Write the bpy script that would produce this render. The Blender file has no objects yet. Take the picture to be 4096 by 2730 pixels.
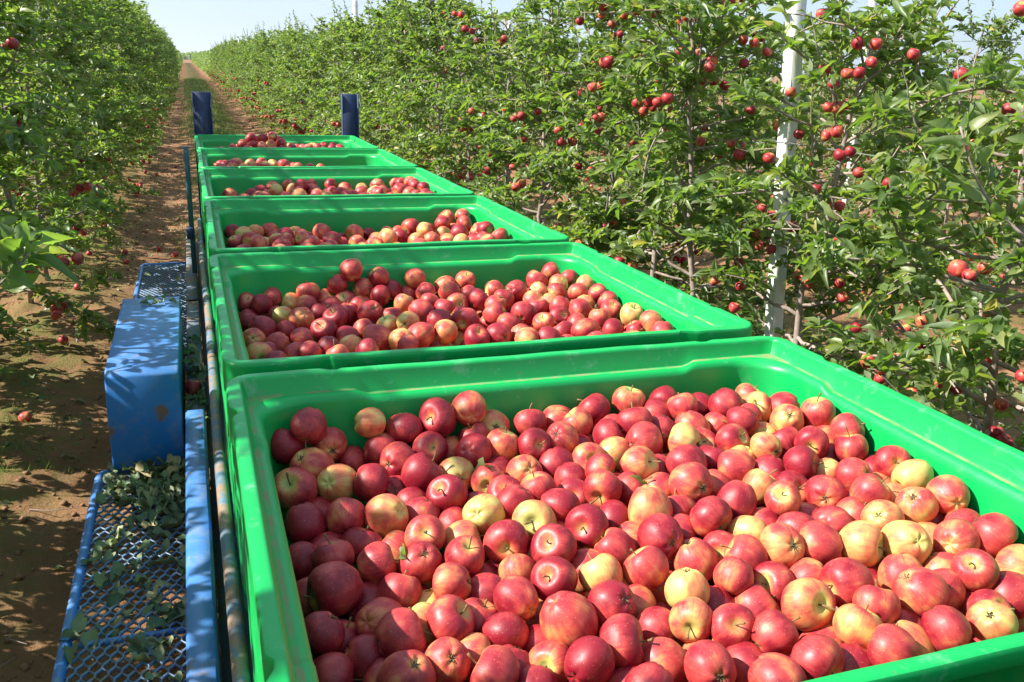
import bpy, math, random
import numpy as np
from mathutils import Vector, Matrix, Quaternion

scene = bpy.context.scene
COL = scene.collection
RAD = math.radians

# ------------------------------------------------------------------ camera
cam_data = bpy.data.cameras.new('camera')
cam_data.sensor_width = 36.0
cam_data.lens = 31.97
cam_data.clip_start = 0.05
cam_data.clip_end = 20000
cam = bpy.data.objects.new('camera', cam_data)
COL.objects.link(cam)
CAM = Vector((-0.03, -0.589, 2.013))
yaw, pitch, roll = 0.3402, 0.2933, -0.0319
F_ = Vector((math.sin(yaw)*math.cos(pitch), math.cos(yaw)*math.cos(pitch), -math.sin(pitch)))
R_ = Vector((math.cos(yaw), -math.sin(yaw), 0)); D_ = F_.cross(R_)
Rr = R_*math.cos(roll) + D_*math.sin(roll); Dr = -R_*math.sin(roll) + D_*math.cos(roll)
cam.matrix_world = Matrix(((Rr.x, -Dr.x, -F_.x, CAM.x), (Rr.y, -Dr.y, -F_.y, CAM.y), (Rr.z, -Dr.z, -F_.z, CAM.z), (0, 0, 0, 1)))
scene.camera = cam

# ------------------------------------------------------------------ sun, sky, exposure
SUN_EL, SUN_AZ = RAD(41), RAD(9)          # sun over the left tree row, a little ahead
to_sun = Vector((-math.cos(SUN_EL)*math.cos(SUN_AZ), math.cos(SUN_EL)*math.sin(SUN_AZ), math.sin(SUN_EL)))
sun_data = bpy.data.lights.new('sun', 'SUN')
sun_data.energy = 5.0
sun_data.angle = RAD(0.53)
sun_data.color = (1.0, 0.95, 0.86)
sun = bpy.data.objects.new('sun', sun_data)
COL.objects.link(sun)
sun.rotation_euler = (-to_sun).to_track_quat('-Z', 'Y').to_euler()
sun.location = (-8, 2, 9)

world = bpy.data.worlds.new('World'); scene.world = world
world.use_nodes = True
wn = world.node_tree; wn.nodes.clear()
def N(nt, typ, **kw):
    n = nt.nodes.new(typ)
    for k, v in kw.items():
        if k.startswith('i_'):
            n.inputs[k[2:].replace('_', ' ')].default_value = v
        else: setattr(n, k, v)
    return n
sky = N(wn, 'ShaderNodeTexSky', sky_type='NISHITA', sun_disc=False, sun_elevation=SUN_EL,
        sun_rotation=math.atan2(to_sun.x, to_sun.y), altitude=100, air_density=1.0, dust_density=.7, ozone_density=2.2)
tc = N(wn, 'ShaderNodeTexCoord')
mp = N(wn, 'ShaderNodeMapping'); mp.inputs['Scale'].default_value = (1.3, 1.3, 5.5)
cl = N(wn, 'ShaderNodeTexNoise'); cl.inputs['Scale'].default_value = 2.3; cl.inputs['Detail'].default_value = 7; cl.inputs['Roughness'].default_value = .58
cr = N(wn, 'ShaderNodeValToRGB'); cr.color_ramp.elements[0].position = .38; cr.color_ramp.elements[1].position = .85
cr.color_ramp.elements[0].color = (.55, .55, .55, 1); cr.color_ramp.elements[1].color = (.85, .85, .85, 1)
mx = N(wn, 'ShaderNodeMix', data_type='RGBA'); mx.inputs[7].default_value = (5.0, 6.5, 8.0, 1)
bg = N(wn, 'ShaderNodeBackground'); bg.inputs['Strength'].default_value = .06
wo = N(wn, 'ShaderNodeOutputWorld')
L = wn.links.new
L(tc.outputs['Generated'], mp.inputs['Vector']); L(mp.outputs[0], cl.inputs['Vector']); L(cl.outputs[0], cr.inputs[0])
L(cr.outputs[0], mx.inputs[0]); L(sky.outputs[0], mx.inputs[6]); L(mx.outputs[2], bg.inputs[0]); L(bg.outputs[0], wo.inputs[0])

vs = scene.view_settings
scene.display_settings.display_device = 'sRGB'
vs.view_transform = 'Standard'; vs.look = 'None'; vs.gamma = 1.0; vs.use_curve_mapping = False
vs.exposure = 1.28
cy = scene.cycles
cy.max_bounces = 7; cy.diffuse_bounces = 3; cy.glossy_bounces = 3; cy.transmission_bounces = 4; cy.transparent_max_bounces = 6
cy.use_denoising = True
cy.sample_clamp_indirect = 6.0
cy.caustics_reflective = False; cy.caustics_refractive = False

# ------------------------------------------------------------------ measured places
# apples: x, y, z, radius, colour 0 yellow .. 9 deep red, direction of the stem
HEAP = [(0.095,0.987,1.337,0.0335,9,0.43,0.52,0.74),(0.139,0.981,1.376,0.0326,8,-0.33,-0.61,-0.72),(0.176,0.988,1.332,0.0327,5,-0.1,0.99,0.08),(0.137,0.945,1.307,0.0384,4,0.58,0.27,-0.77),(0.217,0.987,1.292,0.032,7,-0.88,-0.36,-0.31),(0.253,0.99,1.366,0.0307,2,0.99,-0.09,-0.06),(0.267,0.968,1.318,0.0313,6,0.98,0.14,-0.17),(0.316,0.986,1.348,0.0349,8,-0.01,-0.43,-0.9),(0.383,0.985,1.365,0.0363,9,-0.71,-0.61,0.37),(0.445,0.987,1.376,0.0344,5,0.12,0.99,0.04),(0.492,0.987,1.332,0.0341,3,0.02,0.91,-0.42),(0.355,0.941,1.323,0.0334,8,0.04,-0.87,0.5),(0.402,0.968,1.298,0.0339,3,-0.82,-0.04,-0.58),(0.288,0.912,1.316,0.035,7,0.73,0.65,-0.21),(0.428,0.898,1.326,0.0336,8,0.54,0.69,-0.49),(0.446,0.952,1.33,0.0299,8,-0.41,0.17,0.9),(0.486,0.905,1.329,0.0325,4,0.31,0.05,0.95),(0.101,0.883,1.3,0.0387,5,-0.37,-0.59,0.72),(0.095,0.966,1.265,0.0327,8,-0.22,-0.15,-0.96),(0.172,0.878,1.304,0.0347,2,0.5,0.74,-0.44),(0.228,0.855,1.31,0.0332,8,0.87,-0.22,-0.44),(0.317,0.853,1.314,0.0356,9,0.69,-0.03,0.72),(0.386,0.865,1.3,0.0341,2,-0.02,0.99,-0.13),(0.274,0.87,1.274,0.034,8,0.18,0.71,-0.69),(0.434,0.822,1.304,0.0306,5,-0.44,-0.9,0.07),(0.465,0.868,1.289,0.0333,8,0.95,-0.31,0.02),(0.344,0.77,1.311,0.0338,9,-0.58,-0.43,0.69),(0.446,0.764,1.301,0.0322,8,-0.24,-0.53,0.81),(0.104,0.767,1.293,0.0344,9,0.15,-0.58,-0.8),(0.141,0.86,1.255,0.0337,8,-0.52,-0.54,-0.66),(0.169,0.76,1.297,0.0343,6,0.07,0.9,0.43),(0.234,0.742,1.301,0.0348,4,-0.51,0.69,-0.51),(0.293,0.808,1.279,0.0333,8,-0.9,0.27,-0.36),(0.294,0.751,1.287,0.0314,6,-0.47,-0.11,-0.88),(0.393,0.753,1.283,0.0325,8,-0.98,0.15,0.1),(0.341,0.723,1.278,0.0306,8,0.82,-0.31,0.48),(0.385,0.698,1.305,0.0339,1,0.61,0.67,-0.43),(0.279,0.666,1.299,0.0318,6,-0.22,-0.67,0.71),(0.341,0.667,1.281,0.032,3,0.93,-0.19,0.31),(0.394,0.604,1.304,0.0348,8,-0.32,-0.93,0.15),(0.425,0.674,1.266,0.0342,7,-0.89,0.3,0.36),(0.539,0.881,1.335,0.0325,9,0.1,-0.91,0.4),(0.565,0.97,1.341,0.033,7,0.08,0.49,0.87),(0.597,0.886,1.337,0.0338,5,0.57,0.48,-0.67),(0.634,0.988,1.332,0.0332,6,-0.98,0.11,-0.18),(0.653,0.936,1.345,0.0307,4,-0.6,0.27,0.76),(0.71,0.988,1.348,0.0333,9,-0.57,0.46,0.68),(0.786,0.987,1.361,0.0328,4,0.15,-0.08,0.99),(0.57,0.838,1.311,0.0337,9,0.19,-0.56,-0.8),(0.646,0.898,1.302,0.0337,9,-0.67,0.16,-0.73),(0.628,0.823,1.316,0.033,4,-0.01,-0.85,0.53),(0.503,0.826,1.308,0.0343,4,-0.02,0.79,-0.62),(0.732,0.941,1.317,0.0345,6,0.56,0.83,0.07),(0.756,0.897,1.351,0.0339,7,0.04,0.6,0.8),(0.87,0.99,1.353,0.0311,8,-0.61,-0.78,-0.14),(0.878,0.925,1.362,0.0317,6,0.0,0.63,0.77),(0.832,0.95,1.339,0.0321,8,-0.81,0.54,0.23),(0.813,0.895,1.33,0.0343,8,-0.48,-0.2,-0.85),(0.739,0.822,1.345,0.0357,6,0.95,0.31,-0.01),(0.687,0.835,1.322,0.0305,2,-0.8,0.26,-0.54),(0.7,0.891,1.33,0.0342,8,0.8,-0.29,0.53),(0.87,0.873,1.336,0.0345,6,0.35,-0.33,-0.88),(0.809,0.795,1.348,0.0346,2,-0.66,0.75,-0.04),(0.963,0.905,1.367,0.033,8,0.36,-0.62,-0.69),(0.928,0.875,1.334,0.0308,6,0.71,0.15,0.69),(0.933,0.95,1.348,0.0311,9,-0.91,0.41,0.11),(0.951,0.822,1.362,0.0305,8,-0.82,0.54,-0.18),(1.052,0.953,1.358,0.0309,5,0.52,-0.21,0.83),(0.861,0.815,1.328,0.0323,7,-0.31,-0.73,0.61),(0.904,0.782,1.345,0.0307,7,0.38,-0.7,0.61),(0.943,0.801,1.312,0.0305,5,-0.41,-0.9,0.15),(0.894,0.732,1.324,0.0313,2,-0.37,0.18,-0.91),(0.619,0.753,1.331,0.0297,6,0.72,-0.69,-0.07),(0.689,0.743,1.336,0.033,3,0.51,-0.65,0.56),(0.739,0.759,1.309,0.0341,8,-0.91,0.37,-0.19),(0.774,0.719,1.34,0.036,8,-0.21,0.76,0.61),(0.839,0.743,1.326,0.0318,9,0.3,0.2,0.93),(0.746,0.655,1.334,0.0375,5,-0.15,0.97,-0.2),(0.805,0.675,1.31,0.0329,4,-0.35,0.93,-0.09),(0.857,0.689,1.334,0.0334,5,-0.77,0.61,-0.18),(0.494,0.732,1.32,0.0306,6,-0.3,0.19,0.93),(0.575,0.781,1.308,0.0307,8,0.37,-0.72,-0.59),(0.597,0.693,1.325,0.0328,6,-0.64,-0.75,-0.14),(0.56,0.728,1.3,0.0313,7,-0.48,-0.75,0.46),(0.508,0.67,1.317,0.0315,8,0.76,-0.64,-0.12),(0.655,0.702,1.31,0.0329,7,0.7,-0.13,0.7),(0.712,0.699,1.305,0.032,6,-0.76,0.28,-0.59),(0.475,0.726,1.266,0.0336,8,0.89,-0.23,0.4),(0.444,0.706,1.313,0.0333,8,-0.53,-0.01,-0.85),(0.643,0.608,1.323,0.0367,4,0.1,-0.27,-0.96),(0.703,0.619,1.306,0.0325,7,-0.0,0.53,0.85),(0.79,0.581,1.332,0.0335,8,-0.45,-0.19,-0.87),(0.724,0.552,1.326,0.0343,7,0.28,-0.89,-0.36),(0.68,0.57,1.294,0.0307,8,0.82,-0.56,-0.13),(0.456,0.647,1.311,0.0335,2,-0.43,-0.82,0.36),(0.528,0.599,1.314,0.0353,9,-0.65,-0.68,0.34),(0.499,0.634,1.274,0.0324,7,0.42,-0.07,0.9),(0.594,0.636,1.297,0.0327,8,-0.88,0.44,-0.17),(0.623,0.53,1.316,0.0357,9,-0.08,0.97,-0.23),(0.458,0.563,1.306,0.034,8,-0.6,-0.47,0.64),(0.603,0.579,1.284,0.0334,4,-0.85,0.53,0.02),(0.555,0.547,1.295,0.0325,6,-0.65,0.48,0.59),(0.775,0.515,1.306,0.0327,2,-0.79,-0.55,-0.28),(0.662,0.489,1.292,0.0332,5,0.34,-0.33,-0.88),(0.719,0.503,1.291,0.0335,7,-0.67,-0.64,0.38),(1.032,0.899,1.352,0.0343,3,-0.33,-0.57,0.75),(1.087,0.879,1.36,0.0317,6,-0.88,0.27,-0.38),(0.991,0.859,1.35,0.0307,7,0.71,-0.7,0.09),(1.039,0.801,1.365,0.0339,3,0.33,0.68,-0.65),(1.081,0.829,1.337,0.0312,4,-0.31,0.41,0.86),(1.104,0.792,1.376,0.034,5,-0.17,0.15,0.97),(0.994,0.808,1.33,0.0308,4,-0.68,-0.53,0.51),(0.937,0.718,1.353,0.0297,3,-0.23,0.97,-0.07),(1.004,0.754,1.341,0.0313,7,-0.27,0.59,0.76),(1.026,0.705,1.359,0.0325,8,-0.65,-0.76,0.1),(1.096,0.75,1.335,0.0327,4,-0.87,0.34,-0.36),(1.106,0.708,1.374,0.0325,6,0.59,-0.49,0.64),(1.081,0.661,1.36,0.03,6,-0.09,0.32,0.94),(1.107,0.625,1.327,0.0313,9,-0.6,-0.27,-0.75),(1.07,0.699,1.319,0.0342,8,-0.72,-0.07,-0.69),(0.961,0.646,1.35,0.0328,9,0.59,-0.76,0.26),(1.011,0.634,1.327,0.0314,3,0.31,0.33,-0.89),(1.105,0.584,1.363,0.0299,7,-0.28,-0.87,0.41),(1.023,0.579,1.35,0.0314,6,-0.36,0.77,-0.52),(1.105,0.53,1.358,0.032,1,-0.9,-0.01,-0.44),(1.076,0.575,1.317,0.0322,4,-0.3,0.93,0.23),(1.107,0.453,1.361,0.0309,4,0.31,0.95,-0.02),(1.053,0.463,1.345,0.0339,3,0.62,0.21,-0.76),(0.977,0.452,1.338,0.0308,3,0.74,0.41,-0.52),(1.007,0.521,1.345,0.0303,6,0.55,-0.31,0.78),(0.953,0.562,1.331,0.0329,6,0.65,0.74,-0.15),(0.861,0.554,1.336,0.031,5,-0.49,-0.46,0.74),(0.924,0.613,1.317,0.0342,8,0.07,-0.77,0.63),(0.87,0.634,1.322,0.0309,3,0.56,-0.04,0.83),(0.914,0.672,1.325,0.0336,8,-0.42,-0.07,-0.91),(0.822,0.548,1.296,0.0325,7,0.67,-0.56,-0.49),(0.901,0.54,1.297,0.0338,6,-0.86,0.45,-0.23),(0.907,0.484,1.318,0.0343,7,0.91,0.31,-0.29),(0.963,0.502,1.316,0.032,5,0.62,-0.16,0.77),(1.003,0.557,1.302,0.032,6,-0.75,-0.16,-0.64),(1.058,0.522,1.326,0.0316,4,-0.22,-0.68,-0.7),(0.842,0.43,1.323,0.0356,6,-0.77,0.64,0.07),(0.781,0.438,1.326,0.0338,4,-0.03,0.85,-0.52),(0.899,0.406,1.329,0.0339,2,0.58,-0.8,0.17),(0.964,0.382,1.333,0.0374,2,0.16,0.8,-0.57),(1.048,0.422,1.3,0.0342,3,0.34,-0.82,-0.46),(1.046,0.369,1.331,0.0343,5,0.87,0.43,-0.23),(1.104,0.354,1.342,0.0343,6,0.4,-0.84,-0.36),(1.104,0.411,1.322,0.0337,6,0.46,-0.85,0.25),(1.097,0.468,1.303,0.0342,7,-0.29,0.56,0.78),(1.014,0.471,1.301,0.0324,6,0.06,-0.27,-0.96),(0.846,0.495,1.31,0.0343,7,0.69,-0.68,-0.24),(0.093,0.696,1.264,0.0312,8,-0.87,-0.02,-0.5),(0.133,0.654,1.287,0.0322,8,-0.11,0.31,0.94),(0.135,0.732,1.258,0.0318,8,-0.94,-0.14,-0.3),(0.186,0.707,1.272,0.0332,8,0.34,0.31,0.89),(0.124,0.579,1.282,0.0395,7,-0.96,-0.28,-0.07),(0.094,0.622,1.246,0.032,5,0.48,-0.75,0.46),(0.193,0.616,1.29,0.0319,6,0.97,-0.03,0.24),(0.238,0.683,1.263,0.0327,5,-0.67,0.51,0.54),(0.256,0.599,1.293,0.0328,7,-0.09,0.55,-0.83),(0.32,0.586,1.297,0.0313,7,0.15,-0.42,0.9),(0.236,0.59,1.238,0.0337,8,-0.23,-0.6,-0.77),(0.176,0.584,1.243,0.034,7,-0.88,0.46,-0.13),(0.212,0.551,1.274,0.0311,7,0.34,0.45,0.83),(0.286,0.532,1.291,0.0308,5,-0.88,0.4,-0.27),(0.257,0.537,1.245,0.031,2,-0.97,0.15,0.19),(0.094,0.488,1.274,0.0323,9,-0.64,-0.17,-0.75),(0.124,0.514,1.233,0.0321,9,0.3,0.19,0.93),(0.175,0.507,1.263,0.0345,6,0.69,0.54,-0.49),(0.192,0.447,1.278,0.0344,7,0.99,0.03,0.12),(0.23,0.49,1.256,0.0313,3,-0.44,0.4,0.81),(0.263,0.452,1.284,0.0336,7,0.61,-0.34,0.71),(0.336,0.525,1.268,0.032,8,0.78,-0.63,-0.0),(0.351,0.577,1.252,0.0311,7,0.32,-0.37,-0.87),(0.309,0.477,1.26,0.0315,7,0.45,0.05,0.89),(0.147,0.46,1.245,0.0307,8,0.84,-0.15,-0.52),(0.096,0.433,1.242,0.0338,8,0.94,0.02,-0.33),(0.182,0.363,1.274,0.0358,6,-0.22,0.39,-0.9),(0.165,0.408,1.238,0.0314,7,-0.25,-0.51,-0.82),(0.239,0.379,1.276,0.0308,5,0.0,0.73,-0.69),(0.282,0.41,1.25,0.0313,4,0.94,-0.27,0.19),(0.289,0.335,1.278,0.0324,7,-0.77,0.57,0.29),(0.395,0.552,1.276,0.0316,4,0.15,0.77,0.62),(0.429,0.487,1.299,0.0341,8,-0.57,-0.52,0.63),(0.502,0.54,1.273,0.0329,6,0.79,-0.4,-0.47),(0.497,0.473,1.303,0.031,2,-0.34,0.63,0.7),(0.565,0.465,1.308,0.0338,5,-0.46,0.52,0.72),(0.677,0.405,1.312,0.0301,6,-0.41,-0.3,-0.86),(0.727,0.449,1.31,0.0308,7,-0.74,0.52,0.42),(0.598,0.401,1.306,0.0327,1,-0.03,-0.28,-0.96),(0.643,0.396,1.269,0.0329,9,-0.05,-0.43,-0.9),(0.694,0.365,1.276,0.0345,6,0.86,0.05,0.51),(0.615,0.311,1.301,0.03,7,-0.25,-0.73,0.64),(0.363,0.466,1.292,0.0307,6,-0.39,0.91,0.12),(0.333,0.426,1.267,0.0318,8,-0.28,-0.85,-0.44),(0.382,0.414,1.24,0.0328,7,-0.78,0.33,0.52),(0.535,0.43,1.269,0.0333,4,-0.86,0.5,0.0),(0.484,0.407,1.298,0.0327,8,-0.31,0.69,-0.66),(0.413,0.398,1.292,0.0381,6,0.5,-0.18,-0.84),(0.533,0.369,1.271,0.0334,7,0.61,-0.77,-0.17),(0.572,0.342,1.3,0.0296,4,-0.57,-0.82,0.08),(0.464,0.332,1.291,0.0352,7,0.85,-0.46,0.24),(0.376,0.36,1.258,0.0315,5,-0.63,-0.67,0.4),(0.406,0.311,1.286,0.0321,9,0.86,0.47,0.2),(0.322,0.372,1.252,0.0308,8,-0.51,-0.37,-0.78),(0.339,0.32,1.254,0.0307,9,-0.44,-0.6,-0.66),(0.577,0.311,1.256,0.0311,4,0.51,0.62,0.6),(0.513,0.308,1.263,0.0342,5,-0.98,-0.02,-0.21),(0.461,0.246,1.286,0.0303,8,-0.66,-0.22,-0.72),(0.546,0.248,1.292,0.0331,6,0.12,0.95,-0.28),(0.451,0.291,1.25,0.032,7,0.13,0.74,0.67),(0.615,0.268,1.263,0.0341,7,-0.94,0.25,-0.22),(0.657,0.276,1.303,0.0309,7,0.91,0.04,0.42),(0.612,0.202,1.294,0.0339,6,0.35,-0.88,-0.31),(0.742,0.398,1.29,0.0331,7,-0.85,-0.32,0.41),(0.769,0.465,1.273,0.0338,8,0.62,-0.6,0.51),(0.798,0.39,1.295,0.0313,5,-0.77,0.27,-0.58),(0.736,0.314,1.311,0.0356,4,0.14,-0.87,0.46),(0.82,0.335,1.318,0.0343,6,-1.0,-0.02,0.01),(0.821,0.276,1.315,0.0321,6,0.31,0.44,0.84),(0.923,0.341,1.309,0.0326,5,-0.02,-0.47,-0.88),(0.9,0.383,1.275,0.0328,7,0.63,-0.52,0.58),(0.9,0.282,1.321,0.037,6,0.63,-0.33,-0.7),(0.958,0.297,1.303,0.031,5,-0.64,-0.1,-0.76),(0.998,0.34,1.302,0.0323,5,0.32,-0.64,-0.7),(1.007,0.291,1.33,0.0322,6,-0.57,-0.24,0.79),(1.103,0.299,1.316,0.0338,3,0.06,0.94,-0.34),(1.08,0.345,1.291,0.0305,5,0.45,-0.45,0.77),(1.043,0.254,1.307,0.0317,7,-0.75,0.58,-0.32),(0.98,0.234,1.304,0.0314,7,0.05,-0.73,0.68),(1.002,0.278,1.273,0.0334,7,0.37,-0.01,0.93),(0.944,0.197,1.319,0.0297,3,0.61,0.28,-0.74),(0.877,0.207,1.314,0.031,7,0.25,-0.77,-0.58),(0.865,0.269,1.274,0.0311,7,0.9,-0.2,0.39),(0.771,0.251,1.309,0.0312,3,0.5,0.14,0.85),(0.744,0.276,1.263,0.0336,5,-0.75,0.06,-0.66),(0.679,0.214,1.3,0.0356,7,0.33,-0.93,-0.14),(0.831,0.224,1.284,0.0332,3,0.31,-0.5,-0.81),(0.781,0.196,1.307,0.0315,6,-0.61,0.79,0.07),(0.738,0.216,1.273,0.0341,8,-0.57,-0.56,-0.6),(0.406,2.128,1.404,0.0346,6,0.15,0.9,0.42),(0.169,2.129,1.331,0.0301,7,-0.73,-0.14,0.67),(0.096,2.129,1.315,0.0315,7,0.05,-0.63,0.78),(0.148,2.131,1.281,0.0314,8,0.32,0.94,-0.12),(0.094,2.076,1.282,0.0323,8,0.52,-0.39,-0.76),(0.095,2.129,1.257,0.0335,8,-0.75,-0.25,-0.61),(0.093,2.018,1.288,0.0314,9,-0.89,0.43,0.13),(0.093,1.836,1.291,0.0307,3,0.03,0.89,-0.46),(0.123,1.912,1.299,0.0367,9,0.77,0.02,-0.64),(0.096,1.693,1.293,0.034,3,0.25,-0.96,-0.14),(0.134,2.088,1.321,0.0312,8,0.6,0.36,0.72),(0.173,2.06,1.29,0.0329,8,-0.94,0.16,0.29),(0.187,1.995,1.308,0.0295,1,-0.51,0.79,-0.34),(0.226,2.129,1.31,0.0309,1,-0.8,0.51,0.32),(0.275,2.128,1.342,0.0346,5,-0.09,0.23,0.97),(0.328,2.129,1.315,0.0323,4,0.63,-0.25,0.74),(0.261,2.062,1.316,0.0345,6,0.28,0.05,-0.96),(0.365,2.13,1.362,0.0324,7,-0.48,0.49,0.73),(0.385,2.103,1.314,0.0333,7,-0.38,-0.63,0.68),(0.443,2.128,1.343,0.0343,5,-0.96,-0.1,0.28),(0.49,2.127,1.38,0.0326,6,-0.67,0.01,0.74),(0.528,2.128,1.336,0.033,9,-0.87,0.46,-0.19),(0.486,2.086,1.331,0.0341,7,0.78,-0.56,-0.28),(0.232,1.946,1.308,0.0376,4,-0.22,0.7,-0.68),(0.187,1.91,1.288,0.0309,8,-0.32,0.54,0.78),(0.29,2.013,1.302,0.0311,8,0.57,-0.05,0.82),(0.328,1.938,1.313,0.0358,9,-0.48,-0.44,0.76),(0.373,1.992,1.306,0.0327,9,0.09,-0.02,1.0),(0.283,1.836,1.304,0.0344,8,-0.45,-0.62,0.65),(0.217,1.792,1.297,0.0327,7,-0.93,0.31,-0.17),(0.153,1.786,1.29,0.0307,6,-0.63,0.03,-0.77),(0.126,1.74,1.281,0.0302,8,-0.91,0.29,-0.31),(0.136,1.648,1.284,0.0307,8,-0.81,0.11,-0.57),(0.192,1.729,1.277,0.0308,6,-0.59,-0.42,-0.69),(0.224,1.683,1.292,0.0306,7,-0.86,-0.13,-0.49),(0.275,1.706,1.295,0.0319,8,-0.02,-0.35,-0.94),(0.29,1.645,1.293,0.0299,5,-0.34,0.38,0.86),(0.2,1.681,1.242,0.0315,6,-0.15,0.46,0.88),(0.34,1.804,1.291,0.0322,9,-0.98,-0.14,-0.15),(0.338,1.723,1.286,0.0338,3,-0.68,-0.26,-0.68),(0.367,1.648,1.298,0.0324,7,0.88,-0.16,0.44),(0.394,1.845,1.297,0.0313,6,-0.77,-0.04,-0.64),(0.335,2.066,1.308,0.033,6,-0.8,0.09,-0.59),(0.413,2.045,1.312,0.0306,5,0.9,-0.07,0.43),(0.428,1.94,1.319,0.0369,7,-0.21,0.76,-0.62),(0.44,2.092,1.296,0.0323,5,-0.96,-0.06,-0.27),(0.535,1.981,1.329,0.0299,3,0.43,0.11,0.9),(0.582,2.127,1.318,0.0309,7,-0.62,-0.07,-0.78),(0.603,2.129,1.369,0.0319,5,0.93,0.25,-0.29),(0.623,2.068,1.339,0.0327,7,0.78,-0.06,-0.62),(0.488,1.921,1.308,0.0311,6,-0.08,0.23,0.97),(0.463,1.855,1.302,0.0325,2,-0.42,-0.01,0.91),(0.511,1.815,1.317,0.0342,2,0.54,0.82,-0.17),(0.406,1.723,1.305,0.0383,6,-0.99,0.14,-0.04),(0.465,1.687,1.305,0.0353,3,-0.14,0.88,-0.46),(0.524,1.712,1.31,0.0372,6,-0.93,-0.24,-0.29),(0.468,1.625,1.304,0.0346,6,0.97,-0.25,-0.07),(0.594,1.713,1.316,0.0333,3,-0.97,0.06,-0.24),(0.567,1.899,1.325,0.0354,6,0.66,-0.43,-0.61),(0.692,2.042,1.341,0.0353,5,-0.34,0.53,0.78),(0.702,2.129,1.337,0.0336,4,0.93,-0.36,0.03),(0.624,2.01,1.323,0.0325,6,0.44,0.17,0.88),(0.636,1.893,1.329,0.031,7,0.39,0.28,0.88),(0.596,1.802,1.321,0.0344,8,0.88,-0.01,-0.48),(0.668,1.842,1.313,0.0327,8,-0.77,0.21,0.61),(0.767,2.129,1.352,0.0322,5,0.08,-0.42,0.9),(0.754,1.94,1.34,0.0335,8,0.86,0.23,0.45),(0.84,2.05,1.339,0.0319,5,-1.0,-0.01,-0.02),(0.751,2.03,1.329,0.0336,8,-0.6,0.18,0.78),(0.889,1.984,1.35,0.0344,7,0.76,0.56,-0.32),(0.984,2.062,1.36,0.0333,6,0.5,0.06,0.86),(1.059,2.129,1.37,0.0304,6,0.92,-0.03,0.4),(1.107,2.084,1.358,0.0309,7,0.12,-0.02,-0.99),(1.038,2.004,1.361,0.0308,3,-0.11,0.84,-0.53),(1.012,1.959,1.344,0.0306,7,-0.88,-0.39,0.25),(0.962,1.981,1.343,0.031,3,-0.67,-0.28,0.69),(1.105,1.95,1.367,0.0299,2,0.89,-0.04,0.46),(1.063,1.905,1.356,0.0316,5,-0.12,-0.32,-0.94),(1.105,1.852,1.362,0.0296,7,-0.42,-0.43,0.8),(1.062,1.84,1.332,0.0307,3,-0.12,0.96,-0.24),(1.005,1.755,1.344,0.0324,6,0.43,-0.73,-0.53),(1.089,1.719,1.346,0.0323,6,-0.07,-0.49,0.87),(1.105,1.775,1.356,0.0328,7,-0.75,0.25,0.62),(1.105,1.622,1.355,0.0313,2,0.1,-0.43,0.9),(1.104,1.605,1.3,0.0338,4,-0.86,0.48,-0.16),(1.079,1.537,1.334,0.0303,7,-0.5,0.28,0.82),(1.104,1.499,1.368,0.0337,4,-0.78,0.24,-0.57),(1.107,1.442,1.358,0.031,6,-0.1,-0.28,-0.95),(1.024,1.653,1.339,0.0313,5,-0.1,0.3,0.95),(1.02,1.56,1.333,0.0332,8,-0.73,0.64,0.24),(0.949,1.583,1.33,0.0375,6,-0.87,-0.14,-0.47),(0.927,1.717,1.337,0.0317,8,0.21,-0.84,0.51),(0.966,1.678,1.322,0.0327,6,0.71,-0.54,0.45),(0.904,1.625,1.315,0.0324,8,-0.47,0.43,0.77),(0.867,1.684,1.331,0.0311,5,-0.35,-0.43,0.83),(0.838,1.573,1.322,0.0312,8,0.71,-0.45,-0.55),(0.84,1.778,1.335,0.036,7,0.64,0.69,0.35),(0.782,1.584,1.319,0.0325,3,0.65,-0.68,-0.32),(0.791,1.656,1.31,0.0319,6,0.36,-0.39,-0.85),(0.72,1.635,1.318,0.0357,8,-0.23,0.97,-0.1),(0.658,1.637,1.315,0.0335,9,0.07,-0.61,0.79),(0.674,1.783,1.325,0.0359,7,-0.72,-0.69,-0.12),(0.76,1.798,1.331,0.0341,6,0.83,-0.38,0.4),(0.691,1.954,1.324,0.0345,5,0.05,-0.95,0.3),(0.789,1.876,1.338,0.0313,6,-0.51,0.2,-0.84),(0.837,1.951,1.333,0.0326,6,0.3,0.41,0.86),(0.783,1.744,1.315,0.0339,7,0.59,-0.14,-0.8),(0.911,1.843,1.331,0.031,8,-0.15,-0.02,0.99),(0.959,1.871,1.335,0.0317,2,0.62,-0.35,-0.7),(0.962,1.801,1.344,0.0312,6,-0.4,-0.04,-0.92),(0.92,1.911,1.336,0.0314,3,-0.66,0.38,-0.65),(0.898,1.57,1.295,0.0329,6,-0.85,0.5,-0.18),(0.644,1.592,1.278,0.0345,8,-0.6,-0.35,-0.72),(0.989,1.623,1.307,0.0315,4,0.43,-0.51,-0.75),(1.055,1.754,1.313,0.0335,7,0.03,-0.04,1.0)]
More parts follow.
